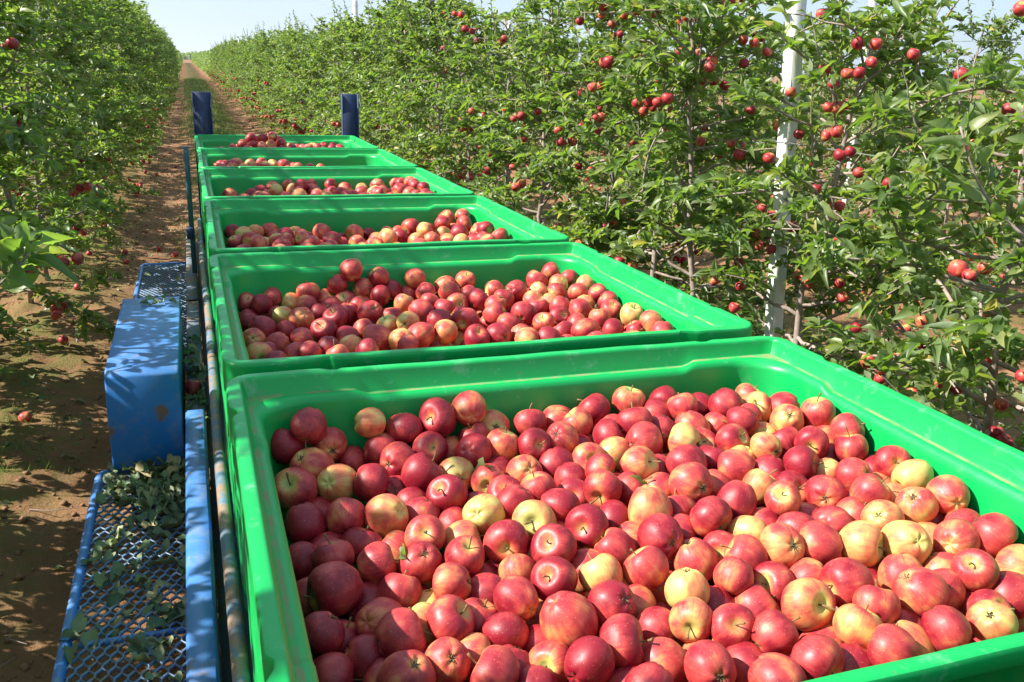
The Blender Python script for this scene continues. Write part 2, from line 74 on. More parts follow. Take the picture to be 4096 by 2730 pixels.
TREE_FRUIT = [(2.38,2.642,2.249,0.0254),(2.38,2.41,2.135,0.0236),(2.38,2.447,2.026,0.0241),(2.38,2.378,2.03,0.0225),(2.38,2.589,2.035,0.0249),(2.38,2.423,1.913,0.022),(2.38,2.478,1.898,0.0245),(2.38,2.535,1.895,0.022),(2.38,2.464,1.806,0.0252),(2.38,2.524,1.784,0.022),(2.38,2.427,1.718,0.0234),(2.38,2.369,1.737,0.022),(2.38,2.304,1.664,0.022),(2.38,2.137,1.644,0.022),(2.38,1.879,2.032,0.022),(2.38,2.109,2.096,0.022),(2.38,2.795,1.945,0.022),(2.38,2.703,1.777,0.022),(2.38,3.076,1.857,0.022),(2.38,3.489,1.683,0.0245),(2.38,3.21,1.695,0.022),(2.38,3.136,1.654,0.0277),(2.38,2.897,1.659,0.0276),(2.38,2.673,1.392,0.0255),(2.38,2.827,1.416,0.022),(2.38,3.095,1.37,0.022),(2.38,2.546,1.568,0.0232),(2.38,2.466,1.504,0.0222),(2.38,2.389,1.523,0.0224),(2.38,3.585,2.101,0.022),(2.38,3.774,2.11,0.022),(2.38,3.104,2.147,0.022),(2.38,2.998,2.107,0.022),(2.38,3.171,2.058,0.022),(2.38,3.194,2.16,0.022),(2.38,2.316,2.068,0.022),(2.38,2.308,2.132,0.022),(2.38,2.523,1.985,0.022),(2.38,1.785,1.809,0.022),(2.38,1.686,2.227,0.0226),(2.38,3.334,2.332,0.022),(2.38,1.664,1.93,0.022),(2.38,3.764,1.866,0.022),(2.38,3.638,1.857,0.022),(2.38,2.909,1.434,0.022),(2.38,1.749,1.406,0.034),(2.38,1.7,1.394,0.0222),(2.38,1.644,1.433,0.0232),(2.38,1.967,1.022,0.0303),(2.38,2.108,0.965,0.0287),(2.38,2.028,0.969,0.0281),(2.38,2.028,0.92,0.022),(2.38,1.599,1.169,0.0293),(2.38,1.576,1.148,0.0267),(2.38,1.851,1.117,0.0238),(2.38,1.786,1.139,0.022),(2.38,1.864,1.19,0.0237),(2.38,1.944,1.14,0.022),(2.38,1.809,1.055,0.022),(2.38,1.73,0.999,0.0268),(2.38,1.669,1.009,0.0228),(2.38,1.86,0.92,0.0226),(2.38,1.485,0.92,0.029),(2.38,1.447,0.901,0.0278),(2.38,3.047,1.159,0.0232),(2.38,3.013,1.05,0.0246),(2.38,3.044,0.938,0.025),(2.38,3.414,1.134,0.022),(2.38,3.242,1.022,0.022),(2.38,2.591,1.201,0.022),(2.38,2.551,1.199,0.022),(2.38,2.516,1.176,0.022),(2.38,2.296,1.173,0.0237),(2.38,2.329,1.224,0.022),(2.38,2.196,1.075,0.022),(2.38,2.895,1.268,0.022),(2.38,2.802,1.269,0.0232),(2.38,1.427,1.134,0.022),(2.38,1.483,1.019,0.022),(2.38,1.782,1.105,0.022),(2.38,4.753,2.372,0.0296),(2.38,4.778,2.321,0.0226),(2.38,4.465,2.312,0.024),(2.38,4.621,2.272,0.0247),(2.38,4.58,2.201,0.022),(2.38,4.5,2.211,0.022),(2.38,4.059,2.133,0.0258),(2.38,4.279,2.096,0.022),(2.38,4.085,2.075,0.0228),(2.38,4.004,1.955,0.022),(2.38,3.913,1.915,0.022),(2.38,4.026,1.819,0.022),(2.38,3.919,1.801,0.024),(2.38,3.814,1.815,0.0236),(2.38,3.798,1.865,0.022),(2.38,4.714,1.718,0.0277),(2.38,4.736,1.638,0.0242),(2.38,5.283,1.744,0.0281),(2.38,5.332,1.636,0.0285),(2.38,5.401,1.596,0.0309),(2.38,5.206,1.799,0.022),(2.38,4.733,1.775,0.022),(2.38,3.878,1.707,0.0224),(2.38,3.803,1.704,0.022),(2.369,6.993,1.138,0.036),(2.38,8.945,1.026,0.0269),(2.38,4.25,1.608,0.0241),(2.38,7.389,2.216,0.0285),(2.38,6.689,2.195,0.0357),(2.38,6.635,2.222,0.026),(2.38,7.761,2.2,0.022),(2.38,7.605,2.382,0.0237),(2.38,7.672,2.319,0.0239),(2.38,7.462,2.304,0.022),(2.38,8.348,2.426,0.022),(2.38,8.505,2.486,0.022),(2.38,8.505,2.163,0.0292),(2.38,7.983,2.166,0.0235),(2.38,8.195,2.257,0.0226),(2.38,8.458,1.949,0.0293),(2.38,10.172,1.572,0.0347),(2.38,9.887,1.621,0.022),(2.38,10.915,1.413,0.0315),(2.38,11.631,1.269,0.0354),(2.38,9.431,1.183,0.0247),(2.38,7.823,1.515,0.0278),(2.38,4.559,1.479,0.0228),(2.38,4.321,1.489,0.022),(2.38,4.211,1.481,0.022),(2.38,5.363,1.448,0.022),(2.38,5.572,1.402,0.022),(2.38,12.053,1.922,0.0299),(2.38,11.744,1.926,0.0234),(2.38,11.244,2.271,0.0242),(2.38,11.018,2.259,0.022),(2.38,10.759,2.162,0.0233),(2.38,12.654,1.975,0.025),(2.38,12.374,1.958,0.022),(2.38,13.021,1.828,0.0321),(2.38,10.902,1.766,0.0275),(2.38,4.316,1.26,0.022),(2.38,5.125,1.168,0.022),(-0.965,5.562,2.051,0.036),(-1.1,6.119,2.029,0.022),(-1.1,12.697,2.22,0.0303),(-1.1,13.674,2.279,0.0326),(-1.1,15.77,2.273,0.0328),(-1.1,16.406,2.246,0.0269),(-1.1,13.087,2.371,0.0233),(-1.1,12.048,2.093,0.022),(-1.1,7.56,1.35,0.0353),(-1.1,7.814,1.282,0.0268),(-1.1,8.309,1.284,0.022),(-1.053,18.441,1.712,0.036),(-1.1,9.492,1.836,0.022),(-1.1,9.89,1.816,0.022),(-1.1,12.812,0.771,0.0257),(-1.1,10.658,0.435,0.0285)]
GROUND_FRUIT = [(-0.835,15.219,0.0334),(-0.814,14.724,0.0324),(-0.915,14.805,0.0301),(-0.868,14.729,0.03),(-0.99,14.515,0.028),(-0.89,14.055,0.028),(-0.83,14.081,0.0288),(-0.827,13.793,0.028),(-0.815,16.697,0.0312),(-0.831,18.779,0.0349),(-1.049,11.277,0.0358),(-1.047,10.915,0.0295),(-0.971,6.22,0.0336),(-1.003,4.747,0.0332),(-1.026,7.736,0.028),(-0.266,9.537,0.0347),(-1.047,10.906,0.028),(6.311,5.014,0.0313),(5.409,4.497,0.028),(6.341,6.49,0.0294)]

# ------------------------------------------------------------------ helpers
def tag(o, label=None, cat=None, group=None, kind=None):
    if label: o['label'] = label
    if cat: o['category'] = cat
    if group: o['group'] = group
    if kind: o['kind'] = kind
    return o

def link(name, data, parent=None):
    o = bpy.data.objects.new(name, data); COL.objects.link(o)
    if parent is not None: o.parent = parent
    return o

def empty(name, loc=(0, 0, 0), label=None, cat=None, group=None):
    o = link(name, None); o.location = loc; o.empty_display_size = .1
    return tag(o, label, cat, group)

def mesh_np(name, V, polys, mats, smooth=False, attrs=None, matidx=None):
    """polys: list of int arrays (n x k)"""
    me = bpy.data.meshes.new(name)
    V = np.asarray(V, np.float32)
    me.vertices.add(len(V)); me.vertices.foreach_set('co', V.ravel())
    polys = [np.asarray(p, np.int32) for p in polys if len(p)]
    lt = np.concatenate([np.full(len(p), p.shape[1], np.int32) for p in polys])
    li = np.concatenate([p.ravel() for p in polys])
    me.loops.add(len(li)); me.loops.foreach_set('vertex_index', li)
    me.polygons.add(len(lt))
    ls = np.concatenate([[0], np.cumsum(lt)[:-1]]).astype(np.int32)
    me.polygons.foreach_set('loop_start', ls)
    me.polygons.foreach_set('loop_total', lt)
    if smooth: me.polygons.foreach_set('use_smooth', np.ones(len(lt), bool))
    if matidx is not None: me.polygons.foreach_set('material_index', np.asarray(matidx, np.int32))
    if attrs:
        for k, (typ, dat) in attrs.items():
            a = me.attributes.new(k, typ, 'POINT')
            a.data.foreach_set('vector' if typ == 'FLOAT_VECTOR' else 'value', np.asarray(dat, np.float32).ravel())
    me.update(calc_edges=True)
    for m in (mats if isinstance(mats, (list, tuple)) else [mats]): me.materials.append(m)
    return me

class MB:
    """collects boxes, tubes and prisms into one mesh"""
    def __init__(s): s.V = []; s.Q = []; s.T = []; s.n = 0
    def add(s, V, Q=(), T=()):
        V = np.asarray(V, float); s.V.append(V)
        if len(Q): s.Q.append(np.asarray(Q)+s.n)
        if len(T): s.T.append(np.asarray(T)+s.n)
        s.n += len(V)
    def box(s, x0, x1, y0, y1, z0, z1, ch=0.0):
        if ch <= 0:
            V = [(x, y, z) for z in (z0, z1) for y in (y0, y1) for x in (x0, x1)]
            s.add(V, [(0, 2, 3, 1), (4, 5, 7, 6), (0, 1, 5, 4), (2, 6, 7, 3), (0, 4, 6, 2), (1, 3, 7, 5)]); return
        c = ch; V = []; 
        for (z, i) in ((z0, c), (z0+c, 0), (z1-c, 0), (z1, c)):
            for (x, y) in ((x0+i+ (c if not i else 0), y0+i), (x1-i-(c if not i else 0), y0+i), (x1-i, y0+i+(c if not i else 0)), (x1-i, y1-i-(c if not i else 0)),
                           (x1-i-(c if not i else 0), y1-i), (x0+i+(c if not i else 0), y1-i), (x0+i, y1-i-(c if not i else 0)), (x0+i, y0+i+(c if not i else 0))):
                V.append((x, y, z))
        Q = []
        for k in range(3):
            for j in range(8):
                Q.append((k*8+j, k*8+(j+1) % 8, k*8+8+(j+1) % 8, k*8+8+j))
        Q += [(24, 25, 26, 31), (26, 27, 30, 31), (27, 28, 29, 30), (0, 7, 2, 1), (2, 7, 6, 3), (3, 6, 5, 4)]
        s.add(V, Q)
    def tube(s, pts, r, k=8, cap=True):
        P = np.asarray(pts, float); n = len(P)
        r = np.full(n, r) if np.isscalar(r) else np.asarray(r, float)
        T = np.gradient(P, axis=0); T /= np.linalg.norm(T, axis=1)[:, None]+1e-12
        up = np.array([0, 0, 1.]) if abs(T[0][2]) < .9 else np.array([1., 0, 0])
        A = np.cross(T, up); A /= np.linalg.norm(A, axis=1)[:, None]+1e-12; B = np.cross(T, A)
        th = np.arange(k)/k*2*np.pi
        V = (P[:, None]+r[:, None, None]*(A[:, None]*np.cos(th)[None, :, None]+B[:, None]*np.sin(th)[None, :, None])).reshape(-1, 3)
        Q = []
        for i in range(n-1):
            for j in range(k):
                Q.append((i*k+j, i*k+(j+1) % k, (i+1)*k+(j+1) % k, (i+1)*k+j))
        Tt = []
        if cap:
            V = np.vstack([V, P[0], P[-1]]); a, b = n*k, n*k+1
            for j in range(k):
                Tt.append((a, (j+1) % k, j)); Tt.append((b, (n-1)*k+j, (n-1)*k+(j+1) % k))
        s.add(V, Q, Tt)
    def mesh(s, name, mat, smooth=False):
        pol = []
        if s.Q: pol.append(np.concatenate(s.Q))
        if s.T: pol.append(np.concatenate(s.T))
        return mesh_np(name, np.concatenate(s.V), pol, mat, smooth)
    def obj(s, name, mat, parent=None, smooth=False):
        return link(name, s.mesh(name, mat, smooth), parent)

def bevel(o, w, seg=2, ang=30):
    m = o.modifiers.new('bevel', 'BEVEL'); m.width = w; m.segments = seg; m.limit_method = 'ANGLE'; m.angle_limit = RAD(ang); return o

# ------------------------------------------------------------------ materials
def newmat(name):
    m = bpy.data.materials.new(name); m.use_nodes = True; nt = m.node_tree; nt.nodes.clear()
    out = N(nt, 'ShaderNodeOutputMaterial'); p = N(nt, 'ShaderNodeBsdfPrincipled')
    nt.links.new(p.outputs[0], out.inputs[0])
    return m, nt, p, out
def noise(nt, vec, scale, detail=4, rough=.55):
    n = N(nt, 'ShaderNodeTexNoise'); n.inputs['Scale'].default_value = scale; n.inputs['Detail'].default_value = detail; n.inputs['Roughness'].default_value = rough
    if vec is not None: nt.links.new(vec, n.inputs['Vector'])
    return n.outputs[0]
def ramp(nt, fac, stops):
    r = N(nt, 'ShaderNodeValToRGB'); e = r.color_ramp.elements
    while len(e) < len(stops): e.new(.5)
    for x, (pos, c) in zip(e, stops):
        x.position = pos; x.color = (*c, 1) if len(c) == 3 else c
    nt.links.new(fac, r.inputs[0]); return r.outputs[0]
def mixc(nt, fac, a, b, mode='MIX'):
    m = N(nt, 'ShaderNodeMix', data_type='RGBA', blend_type=mode)
    for s, v in ((0, fac), (6, a), (7, b)):
        if hasattr(v, 'is_linked') or isinstance(v, bpy.types.NodeSocket): nt.links.new(v, m.inputs[s])
        else: m.inputs[s].default_value = (*v, 1) if isinstance(v, tuple) and len(v) == 3 else v
    return m.outputs[2]
def mth(nt, op, a, b=None, c=None, clamp=False):
    m = N(nt, 'ShaderNodeMath', operation=op, use_clamp=clamp)
    for i, v in enumerate((a, b, c)):
        if v is None: continue
        if isinstance(v, bpy.types.NodeSocket): nt.links.new(v, m.inputs[i])
        else: m.inputs[i].default_value = v
    return m.outputs[0]
def bump(nt, p, h, strength=.3, dist=.01):
    b = N(nt, 'ShaderNodeBump'); b.inputs['Strength'].default_value = strength; b.inputs['Distance'].default_value = dist
    nt.links.new(h, b.inputs['Height']); nt.links.new(b.outputs[0], p.inputs['Normal']); return b
def objco(nt): return N(nt, 'ShaderNodeTexCoord').outputs['Object']

def painted(name, base, worn, dirt, wear=.62, rough=.45, scale=6.0, bumps=.15):
    """paint with chips down to rust and a film of dried mud"""
    m, nt, p, out = newmat(name); v = objco(nt)
    f1 = noise(nt, v, scale, 8, .65); f2 = noise(nt, v, scale*3.7, 5, .6); f3 = noise(nt, v, 1.6, 5)
    c = mixc(nt, ramp(nt, f3, [(.35, (0, 0, 0)), (.7, (1, 1, 1))]), base, tuple(x*.72 for x in base))
    c = mixc(nt, ramp(nt, f1, [(wear, (0, 0, 0)), (wear+.05, (1, 1, 1))]), c, worn)
    c = mixc(nt, ramp(nt, f2, [(.52, (0, 0, 0)), (.74, (.5, .5, .5))]), c, dirt)
    sz = N(nt, 'ShaderNodeSeparateXYZ'); nt.links.new(N(nt, 'ShaderNodeNewGeometry').outputs['Normal'], sz.inputs[0])
    c = mixc(nt, mth(nt, 'MULTIPLY', mth(nt, 'MULTIPLY', sz.outputs[2], .22, None, True), mth(nt, 'ADD', f2, .15)), c, (.38, .42, .44))   # upward faces paler: dust plus sky sheen painted into the colour
    nt.links.new(c, p.inputs['Base Color'])
    nt.links.new(ramp(nt, f2, [(.3, (rough-.1,)*3), (.7, (rough+.25,)*3)]), p.inputs['Roughness'])
    bump(nt, p, f1, bumps, .004)
    return m
M = {}
M['blue'] = painted('blue_paint', (.013, .175, .56), (.19, .095, .045), (.20, .21, .20), .61, .38)
M['blue_dark'] = painted('dark_blue_stained_paint', (.008, .035, .13), (.02, .018, .018), (.03, .03, .035), .60, .55, 9)
M['teal'] = painted('teal_worn_paint', (.015, .10, .14), (.12, .07, .03), (.10, .09, .06), .6, .5, 9)
M['pipe'] = painted('rusty_blue_pipe', (.07, .15, .24), (.22, .13, .07), (.26, .19, .13), .47, .5, 14)
M['mesh_metal'] = painted('grey_blue_mesh_metal', (.09, .18, .31), (.15, .11, .07), (.22, .22, .21), .55, .38, 16)
M['rubber'] = painted('black_rubber', (.02, .02, .02), (.06, .05, .04), (.10, .07, .05), .6, .8)
M['deck'] = painted('deck_steel', (.10, .14, .19), (.17, .11, .07), (.22, .18, .13), .5, .6)

def plastic(name, dusty=0.0, scuff=0.0):
    m, nt, p, out = newmat(name); v = objco(nt)
    base = (.002, .385, .075)
    f = noise(nt, v, 2.2, 5); g = noise(nt, v, 22, 6, .65)
    c = mixc(nt, ramp(nt, f, [(.3, (0, 0, 0)), (.75, (1, 1, 1))]), base, (.003, .34, .082))
    mpn = N(nt, 'ShaderNodeMapping'); mpn.inputs['Scale'].default_value = (60, 6, 60); nt.links.new(v, mpn.inputs[0])
    scr = noise(nt, mpn.outputs[0], 1.0, 4, .7)
    c = mixc(nt, ramp(nt, scr, [(.62, (0, 0, 0)), (.72, (.45, .45, .45))]), c, (.12, .50, .26))
    if scuff:                                                            # pale rubbed patches and grime on the lip
        w = noise(nt, v, 13, 7, .75)
        c = mixc(nt, ramp(nt, w, [(.56, (0, 0, 0)), (.68, (.55,)*3)]), c, (.20, .46, .30))
        c = mixc(nt, ramp(nt, noise(nt, v, 31, 5, .7), [(.64, (0, 0, 0)), (.72, (.6,)*3)]), c, (.16, .17, .10))
    if dusty:
        c = mixc(nt, ramp(nt, g, [(.42, (.70*dusty,)*3), (.58, (.12*dusty,)*3)]), c, (.30, .20, .12))
    else:
        c = mixc(nt, ramp(nt, g, [(.62, (0, 0, 0)), (.82, (.22, .22, .22))]), c, (.25, .33, .22))
    nt.links.new(c, p.inputs['Base Color'])
    nt.links.new(ramp(nt, g, [(.3, (.34,)*3), (.7, (.50,)*3)]) if not dusty else ramp(nt, g, [(.3, (.9,)*3), (.7, (.6,)*3)]), p.inputs['Roughness'])
    p.inputs['Subsurface Weight'].default_value = 0
    bump(nt, p, g, .12, .002)
    tr = N(nt, 'ShaderNodeBsdfTranslucent'); tr.inputs[0].default_value = (.01, .70, .08, 1)
    ms = N(nt, 'ShaderNodeMixShader'); ms.inputs[0].default_value = .0 if dusty else .05
    nt.links.new(p.outputs[0], ms.inputs[1]); nt.links.new(tr.outputs[0], ms.inputs[2]); nt.links.new(ms.outputs[0], out.inputs[0])
    return m
M['plastic'] = plastic('green_bin_plastic'); M['ledge'] = plastic('dusty_green_plastic', 1.0); M['lip'] = plastic('scuffed_green_plastic', 0.0, 1.0)

def leafmat(name, fresh=1.0, single=False, far=False):
    m, nt, p, out = newmat(name)
    geo = N(nt, 'ShaderNodeNewGeometry')
    if single: rnd = N(nt, 'ShaderNodeObjectInfo').outputs['Random']
    else: rnd = geo.outputs['Random Per Island']
    if fresh > .5:
        c = ramp(nt, rnd, [(0, (.066, .110, .030)), (.45, (.108, .158, .045)), (.8, (.165, .215, .070)), (.97, (.23, .26, .09)), (1, (.42, .31, .06))])
        under = (.21, .27, .15); trc = ramp(nt, rnd, [(0, (.22, .42, .03)), (.6, (.33, .54, .04)), (1, (.48, .60, .07))])
    else:
        c = ramp(nt, rnd, [(0, (.09, .14, .055)), (.5, (.14, .20, .085)), (.85, (.21, .24, .11)), (1, (.40, .32, .15))])
        under = (.20, .24, .14); trc = (.14, .2, .04)
    c2 = mixc(nt, geo.outputs['Backfacing'], c, under)
    nt.links.new(c2, p.inputs['Base Color'])
    p.inputs['Roughness'].default_value = .42 if fresh > .5 else .6
    p.inputs['Specular IOR Level'].default_value = .55
    tr = N(nt, 'ShaderNodeBsdfTranslucent')
    if isinstance(trc, tuple): tr.inputs[0].default_value = (*trc, 1)
    else: nt.links.new(trc, tr.inputs[0])
    ms = N(nt, 'ShaderNodeMixShader'); ms.inputs[0].default_value = .38 if fresh > .5 else .15
    nt.links.new(p.outputs[0], ms.inputs[1]); nt.links.new(tr.outputs[0], ms.inputs[2]); nt.links.new(ms.outputs[0], out.inputs[0])
    return m
M['leaf'] = leafmat('apple_leaf_crown'); M['leaf_one'] = leafmat('apple_leaf_single', single=True)
M['leaf_dry'] = leafmat('wilted_leaf', 0.0, True); M['leaf_dry_many'] = leafmat('wilted_leaf_litter', 0.0, False)

def barkmat():
    m, nt, p, out = newmat('apple_bark'); v = objco(nt)
    a = noise(nt, v, 30, 6, .7); b = noise(nt, v, 5, 4)
    c = mixc(nt, ramp(nt, a, [(.3, (0, 0, 0)), (.7, (1, 1, 1))]), (.17, .125, .10), (.40, .33, .29))
    c = mixc(nt, ramp(nt, b, [(.4, (0, 0, 0)), (.7, (.6, .6, .6))]), c, (.26, .19, .155))
    nt.links.new(c, p.inputs['Base Color']); p.inputs['Roughness'].default_value = .85; bump(nt, p, a, .5, .004); return m
M['bark'] = barkmat()
def simple(name, col, rough=.7, sc=30, var=.25, bmp=.2, metal=0):
    m, nt, p, out = newmat(name); v = objco(nt); a = noise(nt, v, sc, 6, .65)
    c = mixc(nt, ramp(nt, a, [(.3, (0, 0, 0)), (.72, (1, 1, 1))]), tuple(x*(1-var) for x in col), tuple(min(1, x*(1+var)) for x in col))
    nt.links.new(c, p.inputs['Base Color']); p.inputs['Roughness'].default_value = rough; p.inputs['Metallic'].default_value = metal; bump(nt, p, a, bmp, .003); return m
M['concrete'] = simple('pale_concrete', (.66, .66, .64), .85, 18, .10, .25)
M['wire'] = simple('galvanised_wire', (.45, .46, .46), .4, 10, .1, 0, .8)
M['stem'] = simple('apple_stem', (.20, .11, .04), .7, 200, .4)
M['stem_green'] = simple('apple_stem_knob', (.22, .22, .08), .7, 200, .3)
M['calyx'] = simple('dried_calyx', (.13, .10, .055), .9, 200, .4)
M['petiole'] = simple('leaf_stalk', (.22, .26, .10), .6, 50, .2)
M['clod'] = simple('soil_clod', (.23, .12, .065), .95, 25, .3, .4)
M['grass'] = None

def applemat(name, single):
    m, nt, p, out = newmat(name)
    lp = N(nt, 'ShaderNodeAttribute', attribute_name='lp').outputs['Vector']
    if single:
        oi = N(nt, 'ShaderNodeObjectInfo'); rnd = oi.outputs['Random']
        sc_ = N(nt, 'ShaderNodeSeparateColor'); nt.links.new(oi.outputs['Color'], sc_.inputs[0]); blush = sc_.outputs[0]
    else:
        rnd = N(nt, 'ShaderNodeNewGeometry').outputs['Random Per Island']
        blush = mth(nt, 'POWER', N(nt, 'ShaderNodeAttribute', attribute_name='blush').outputs['Fac'], 1.0)
    off = N(nt, 'ShaderNodeCombineXYZ'); 
    nt.links.new(mth(nt, 'MULTIPLY', rnd, 37.0), off.inputs[0]); nt.links.new(mth(nt, 'MULTIPLY', rnd, 91.0), off.inputs[1]); nt.links.new(mth(nt, 'MULTIPLY', rnd, 53.0), off.inputs[2])
    ad = N(nt, 'ShaderNodeVectorMath', operation='ADD'); nt.links.new(lp, ad.inputs[0]); nt.links.new(off.outputs[0], ad.inputs[1]); vv = ad.outputs[0]
    sx = N(nt, 'ShaderNodeSeparateXYZ'); nt.links.new(lp, sx.inputs[0])
    big = noise(nt, vv, 1.05, 3, .5)
    # streaks running from stem to eye: noise over the direction round the axis
    cx = N(nt, 'ShaderNodeCombineXYZ')
    rad = mth(nt, 'SQRT', mth(nt, 'ADD', mth(nt, 'ADD', mth(nt, 'MULTIPLY', sx.outputs[0], sx.outputs[0]), mth(nt, 'MULTIPLY', sx.outputs[1], sx.outputs[1])), .002))
    nt.links.new(mth(nt, 'ADD', mth(nt, 'DIVIDE', sx.outputs[0], rad), mth(nt, 'MULTIPLY', rnd, 40.)), cx.inputs[0])
    nt.links.new(mth(nt, 'DIVIDE', sx.outputs[1], rad), cx.inputs[1]); nt.links.new(mth(nt, 'MULTIPLY', sx.outputs[2], .12), cx.inputs[2])
    st = noise(nt, cx.outputs[0], 7.5, 4, .7)
    # near the stem the blush breaks up
    top = mth(nt, 'MULTIPLY', mth(nt, 'SUBTRACT', .62, rad, None, True), mth(nt, 'ADD', mth(nt, 'MULTIPLY', sx.outputs[2], 2.5), .2, None, True))
    bot = mth(nt, 'MULTIPLY', mth(nt, 'SUBTRACT', .45, rad, None, True), mth(nt, 'MULTIPLY', sx.outputs[2], -2.2, None, True))
    b = mth(nt, 'ADD', mth(nt, 'MULTIPLY', blush, 1.85), -.60)
    b = mth(nt, 'ADD', b, mth(nt, 'MULTIPLY', mth(nt, 'SUBTRACT', big, .5), 2.9))
    b = mth(nt, 'ADD', b, mth(nt, 'MULTIPLY', mth(nt, 'SUBTRACT', st, .5), .95))
    b = mth(nt, 'SUBTRACT', b, mth(nt, 'MULTIPLY', top, 2.4)); b = mth(nt, 'SUBTRACT', b, mth(nt, 'MULTIPLY', bot, 1.6))
    gr = mixc(nt, mth(nt, 'ADD', mth(nt, 'MULTIPLY', rnd, .7), mth(nt, 'MULTIPLY', top, 1.0), None, True), (.64, .46, .14), (.40, .45, .12))
    c = ramp(nt, b, [(0, (1, 1, 1)), (.001, (0, 0, 0)), (.35, (.35,)*3), (.85, (1, 1, 1))]) if False else None
    t1 = N(nt, 'ShaderNodeMapRange', interpolation_type='SMOOTHSTEP'); nt.links.new(b, t1.inputs[0]); t1.inputs[1].default_value = .0; t1.inputs[2].default_value = .62
    t0 = N(nt, 'ShaderNodeMapRange', interpolation_type='SMOOTHSTEP'); nt.links.new(b, t0.inputs[0]); t0.inputs[1].default_value = -.65; t0.inputs[2].default_value = .15; gr = mixc(nt, t0.outputs[0], gr, (.60, .19, .075))
    t2 = N(nt, 'ShaderNodeMapRange', interpolation_type='SMOOTHSTEP'); nt.links.new(b, t2.inputs[0]); t2.inputs[1].default_value = .45; t2.inputs[2].default_value = 1.3
    red = mixc(nt, t2.outputs[0], (.46, .048, .045), (.235, .006, .018))
    c = mixc(nt, t1.outputs[0], gr, red)
    vo = N(nt, 'ShaderNodeTexVoronoi'); vo.inputs['Scale'].default_value = 7.5; nt.links.new(vv, vo.inputs['Vector'])
    dots = ramp(nt, vo.outputs['Distance'], [(.06, (.8, .8, .8)), (.12, (0, 0, 0))])
    c = mixc(nt, dots, c, (.72, .42, .28))
    russet = ramp(nt, mth(nt, 'MULTIPLY', mth(nt, 'SUBTRACT', .26, rad, None, True), mth(nt, 'MULTIPLY', sx.outputs[2], 6., None, True)), [(0, (0, 0, 0)), (.2, (.55,)*3)])
    c = mixc(nt, russet, c, (.26, .20, .07))
    nt.links.new(c, p.inputs['Base Color'])
    rg = noise(nt, vv, 5, 4, .6)
    nt.links.new(ramp(nt, rg, [(.3, (.40,)*3), (.7, (.58,)*3)]), p.inputs['Roughness'])
    p.inputs['Specular IOR Level'].default_value = .5
    p.inputs['Subsurface Weight'].default_value = 0.0
    bump(nt, p, rg, .06, .004)
    return m
M['apple'] = applemat('apple_skin', True); M['apples'] = applemat('apple_skin_many', False)

def soilmat():
    m, nt, p, out = newmat('dry_soil'); v = objco(nt)
    a = noise(nt, v, 1.1, 6, .6); b = noise(nt, v, 9, 8, .7); c3 = noise(nt, v, 55, 5, .7)
    c = mixc(nt, ramp(nt, a, [(.3, (0, 0, 0)), (.7, (1, 1, 1))]), (.18, .083, .041), (.35, .190, .098))
    c = mixc(nt, ramp(nt, b, [(.35, (.75,)*3), (.6, (0, 0, 0))]), c, (.20, .115, .065))
    c = mixc(nt, ramp(nt, c3, [(.62, (0, 0, 0)), (.75, (.5,)*3)]), c, (.52, .40, .27))
    gm = N(nt, 'ShaderNodeAttribute', attribute_name='green').outputs['Fac']
    g2 = mth(nt, 'MULTIPLY', gm, ramp(nt, noise(nt, v, 6, 6, .7), [(.38, (0, 0, 0)), (.58, (1, 1, 1))]))
    c = mixc(nt, g2, c, (.105, .135, .03))
    nt.links.new(c, p.inputs['Base Color']); p.inputs['Roughness'].default_value = .95; p.inputs['Specular IOR Level'].default_value = .15
    h = mth(nt, 'ADD', b, mth(nt, 'MULTIPLY', c3, .4)); bump(nt, p, h, .9, .03)
    return m
M['soil'] = soilmat()
def grassmat():
    m, nt, p, out = newmat('grass_blade'); geo = N(nt, 'ShaderNodeNewGeometry')
    c = ramp(nt, geo.outputs['Random Per Island'], [(0, (.07, .13, .02)), (.5, (.13, .20, .035)), (.8, (.20, .25, .06)), (1, (.34, .30, .12))])
    nt.links.new(c, p.inputs['Base Color']); p.inputs['Roughness'].default_value = .6
    tr = N(nt, 'ShaderNodeBsdfTranslucent'); nt.links.new(mixc(nt, .5, c, (.3, .42, .06)), tr.inputs[0]); ms = N(nt, 'ShaderNodeMixShader'); ms.inputs[0].default_value = .3
    nt.links.new(p.outputs[0], ms.inputs[1]); nt.links.new(tr.outputs[0], ms.inputs[2]); nt.links.new(ms.outputs[0], out.inputs[0]); return m
M['grass'] = grassmat()

